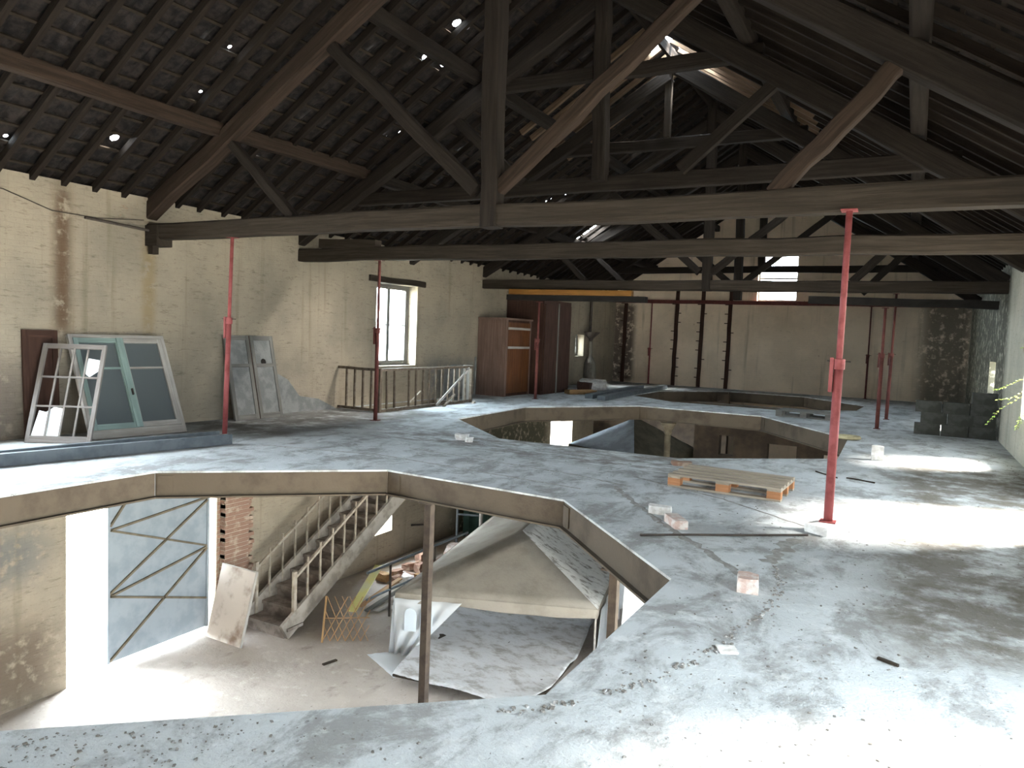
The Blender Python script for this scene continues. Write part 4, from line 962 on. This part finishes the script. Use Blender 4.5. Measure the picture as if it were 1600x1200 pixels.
def tent(name, label, F1, F2, back, ze, zr, mats, ridge=True, val=.16, front=None):
    F1, F2, back = Vector((*F1, ze)), Vector((*F2, ze)), Vector((*back, 0)); B1, B2 = F1 + back, F2 + back
    bd = back.normalized(); half = (F2-F1).length/2
    A = (F1+F2)/2 + bd*half; A.z = zr; Bk = (B1+B2)/2 - bd*half; Bk.z = zr
    t = thing(name, label, 'party tent', ((F1.x+B2.x)/2, (F1.y+B2.y)/2, ZG))
    mb = MB(); sag_tri(mb, F1, F2, A); solid(mb.build('roof_panel', front or mats[0], t, True), .004)
    mb = MB(); sag_quad(mb, F1, A, Bk, B1) if ridge else sag_tri(mb, F1, A, B1); solid(mb.build('roof_panel', mats[0], t, True), .004)
    mb = MB(); sag_quad(mb, A, F2, B2, Bk, noise_=.008); tag(solid(mb.build('roof_panel', mats[1], t, True), .004), 'dirt covered roof slope on the right')
    mb = MB(); sag_tri(mb, B1, B2, Bk); solid(mb.build('roof_panel', mats[0], t, True), .004)
    for p, q in ((F1, F2), (F1, B1), (F2, B2), (B1, B2)):
        mb = MB(); curtain(mb, (p.x, p.y, 0), (q.x, q.y, 0), ze+.005, ze-val, 3, .012, 30); solid(mb.build('valance', mats[2], t, True), .003)
    for p in (F1, F2, B1, B2): mb = MB(); ii = (A - p); ii.z = 0; ii.normalize(); p2 = p + ii*.05; mb.tube([(p2.x, p2.y, ZG), (p2.x, p2.y, ze-.02)], .018, 8); mb.build('leg', 'pale_wood', t)
    mb = MB(); mb.tube([F1.lerp(A, .02) - Vector((0, 0, .03)), A - Vector((0, 0, .03))], .015, 6); mb.tube([F2.lerp(A, .02) - Vector((0, 0, .03)), A - Vector((0, 0, .03))], .015, 6); mb.tube([A - Vector((0, 0, .03)), Bk - Vector((0, 0, .03))], .015, 6)
    mb.build('roof_frame', 'pale_wood', t)
    return t, F1, F2, B1, B2
t, F1, F2, B1, B2 = tent('party_tent', 'large beige party tent with white side curtains under the nearest opening', (-7.0, 9.18), (-4.0, 10.38), (-1.4, 5.85), -2.58, -1.86, ('canvas', 'tarp_dirty', 'canvas'))
mb = MB(); q = F1.lerp(F2, .34); curtain(mb, (F1.x, F1.y-.02, 0), (q.x, q.y-.02, 0), -2.66, ZG+.02, 3, .05, 40, .72); tag(solid(mb.build('side_curtain', 'cloth', t, True), .003), 'white front curtain on the left')
mb = MB(); q2 = F1.lerp(B1, .06); curtain(mb, (F1.x-.03, F1.y, 0), (q2.x-.03, q2.y, 0), -2.66, ZG+.01, 2, .05, 20); solid(mb.build('side_curtain', 'cloth', t, True), .003)
for k in range(2):
    mb = MB(); p = F1.lerp(F2, .07 + k*.08); q = F1.lerp(F2, .13 + k*.08); mb.slab([(0, -3.15), (1, -3.15), (1, -2.86), (.85, -2.80), (.5, -2.77), (.15, -2.80), (0, -2.86)], [], .004, lambda a, b, d: (p.x + (q.x-p.x)*a, p.y + (q.y-p.y)*a - .10 - d, b)); tag(mb.build('window_film', 'clear_film', t), 'clear window pane in the curtain')
mb = MB(); p, q = F2.lerp(B2, .02), F2.lerp(B2, .95); curtain(mb, (p.x+.03, p.y, 0), (q.x+.03, q.y, 0), -2.66, ZG+.02, 9, .05, 90); solid(mb.build('side_curtain', 'cloth', t, True), .003)
# dirty sheet on a low platform inside the tent
pl = [(-6.35, 8.32), (-4.52, 8.62), (-4.22, 9.08), (-4.3, 10.2), (-5.5, 15.6), (-8.0, 15.0), (-6.75, 9.6)]
t = thing('low_platform', 'low platform under a dirty grey groundsheet inside the tent', 'platform', (-5.6, 11.5, ZG))
mb = MB(); mb.slab(pl, [], .03, lambda a, b, d: (a, b, ZG+.19 - d)); mb.build('deck', 'timber', t)
for x, y in ((-6.0, 8.7), (-4.6, 8.95), (-4.5, 10.1), (-6.6, 10.6), (-7.4, 14.5), (-5.6, 15.0)): mb = MB(); mb.span((x-.06, y-.06, ZG), (x+.06, y+.06, ZG+.16)); mb.build('foot', 'timber', t)
t2_ = tag(MB().build('groundsheet', 'tarp_grey'), 'rumpled dirty grey sheet spread on the floor of the tent', 'sheet')
bpy.data.objects.remove(t2_)
random.seed(3); mb = MB(); n = 46; pts = []; k = n+1
def inside(x, y, poly):
    c = False; j = len(poly)-1
    for i in range(len(poly)):
        if (poly[i][1] > y) != (poly[j][1] > y) and x < (poly[j][0]-poly[i][0])*(y-poly[i][1])/(poly[j][1]-poly[i][1]) + poly[i][0]: c = not c
        j = i
    return c
def edge_at(v, side):
    y = 8.32 + v*7.2
    lo = [(-6.35, 8.32), (-6.75, 9.6), (-8.0, 15.6)]; hi = [(-4.35, 8.32), (-4.22, 9.1), (-4.3, 10.2), (-5.5, 15.6)]
    L = lo if side == 0 else hi
    for a, b in zip(L, L[1:]):
        if a[1] <= y <= b[1]: return a[0] + (b[0]-a[0])*(y-a[1])/(b[1]-a[1]), y
    return L[-1][0], y
for i in range(n+1):
    for j in range(n+1):
        v = j/n; (a, y), (b, _) = edge_at(v, 0), edge_at(v, 1); x = a + (b-a)*i/n; y += .17*(i/n)*(1-v)
        z = ZG + .205 + .018*math.sin(x*5+y*2.2)*math.sin(y*3-x) + .03*max(0, math.sin(x*2.1 - y*3.3 + 1.3*math.sin(x*3)))**6 + random.uniform(0, .008)
        pts.append((x, y, z))
mb.add(pts, [(i*k+j, (i+1)*k+j, (i+1)*k+j+1, i*k+j+1) for i in range(n) for j in range(n)])
tag(solid(mb.build('groundsheet', 'tarp_grey', None, True), .006), 'rumpled dirty grey sheet spread over the platform in the tent', 'sheet')
mb = MB(); sag_quad(mb, (-7.35, 8.95, ZG+.006), (-6.5, 8.55, ZG+.006), (-6.35, 9.1, ZG+.05), (-6.95, 9.3, ZG+.03), 8, 0, .006); tag(solid(mb.build('plastic_sheet', 'cloth', None, True), .003), 'white plastic flap on the floor at the tent corner', 'sheet')
mb = MB(); curtain(mb, (-3.55, 10.3, 0), (-3.1, 11.6, 0), -.9, ZG+.05, 4, .06, 40); tag(solid(mb.build('hanging_sheet', 'cloth', None, True), .003), 'white plastic sheet hanging right of the tent behind the brown post', 'sheet')
tent('party_tent', 'dark tent with a grey blue front seen through the middle opening', (-9.1, 20.4), (-6.6, 19.3), (1.2, 2.6), -1.65, -.75, ('tent_olive', 'tent_olive', 'tent_olive'), True, front='tent_blue')
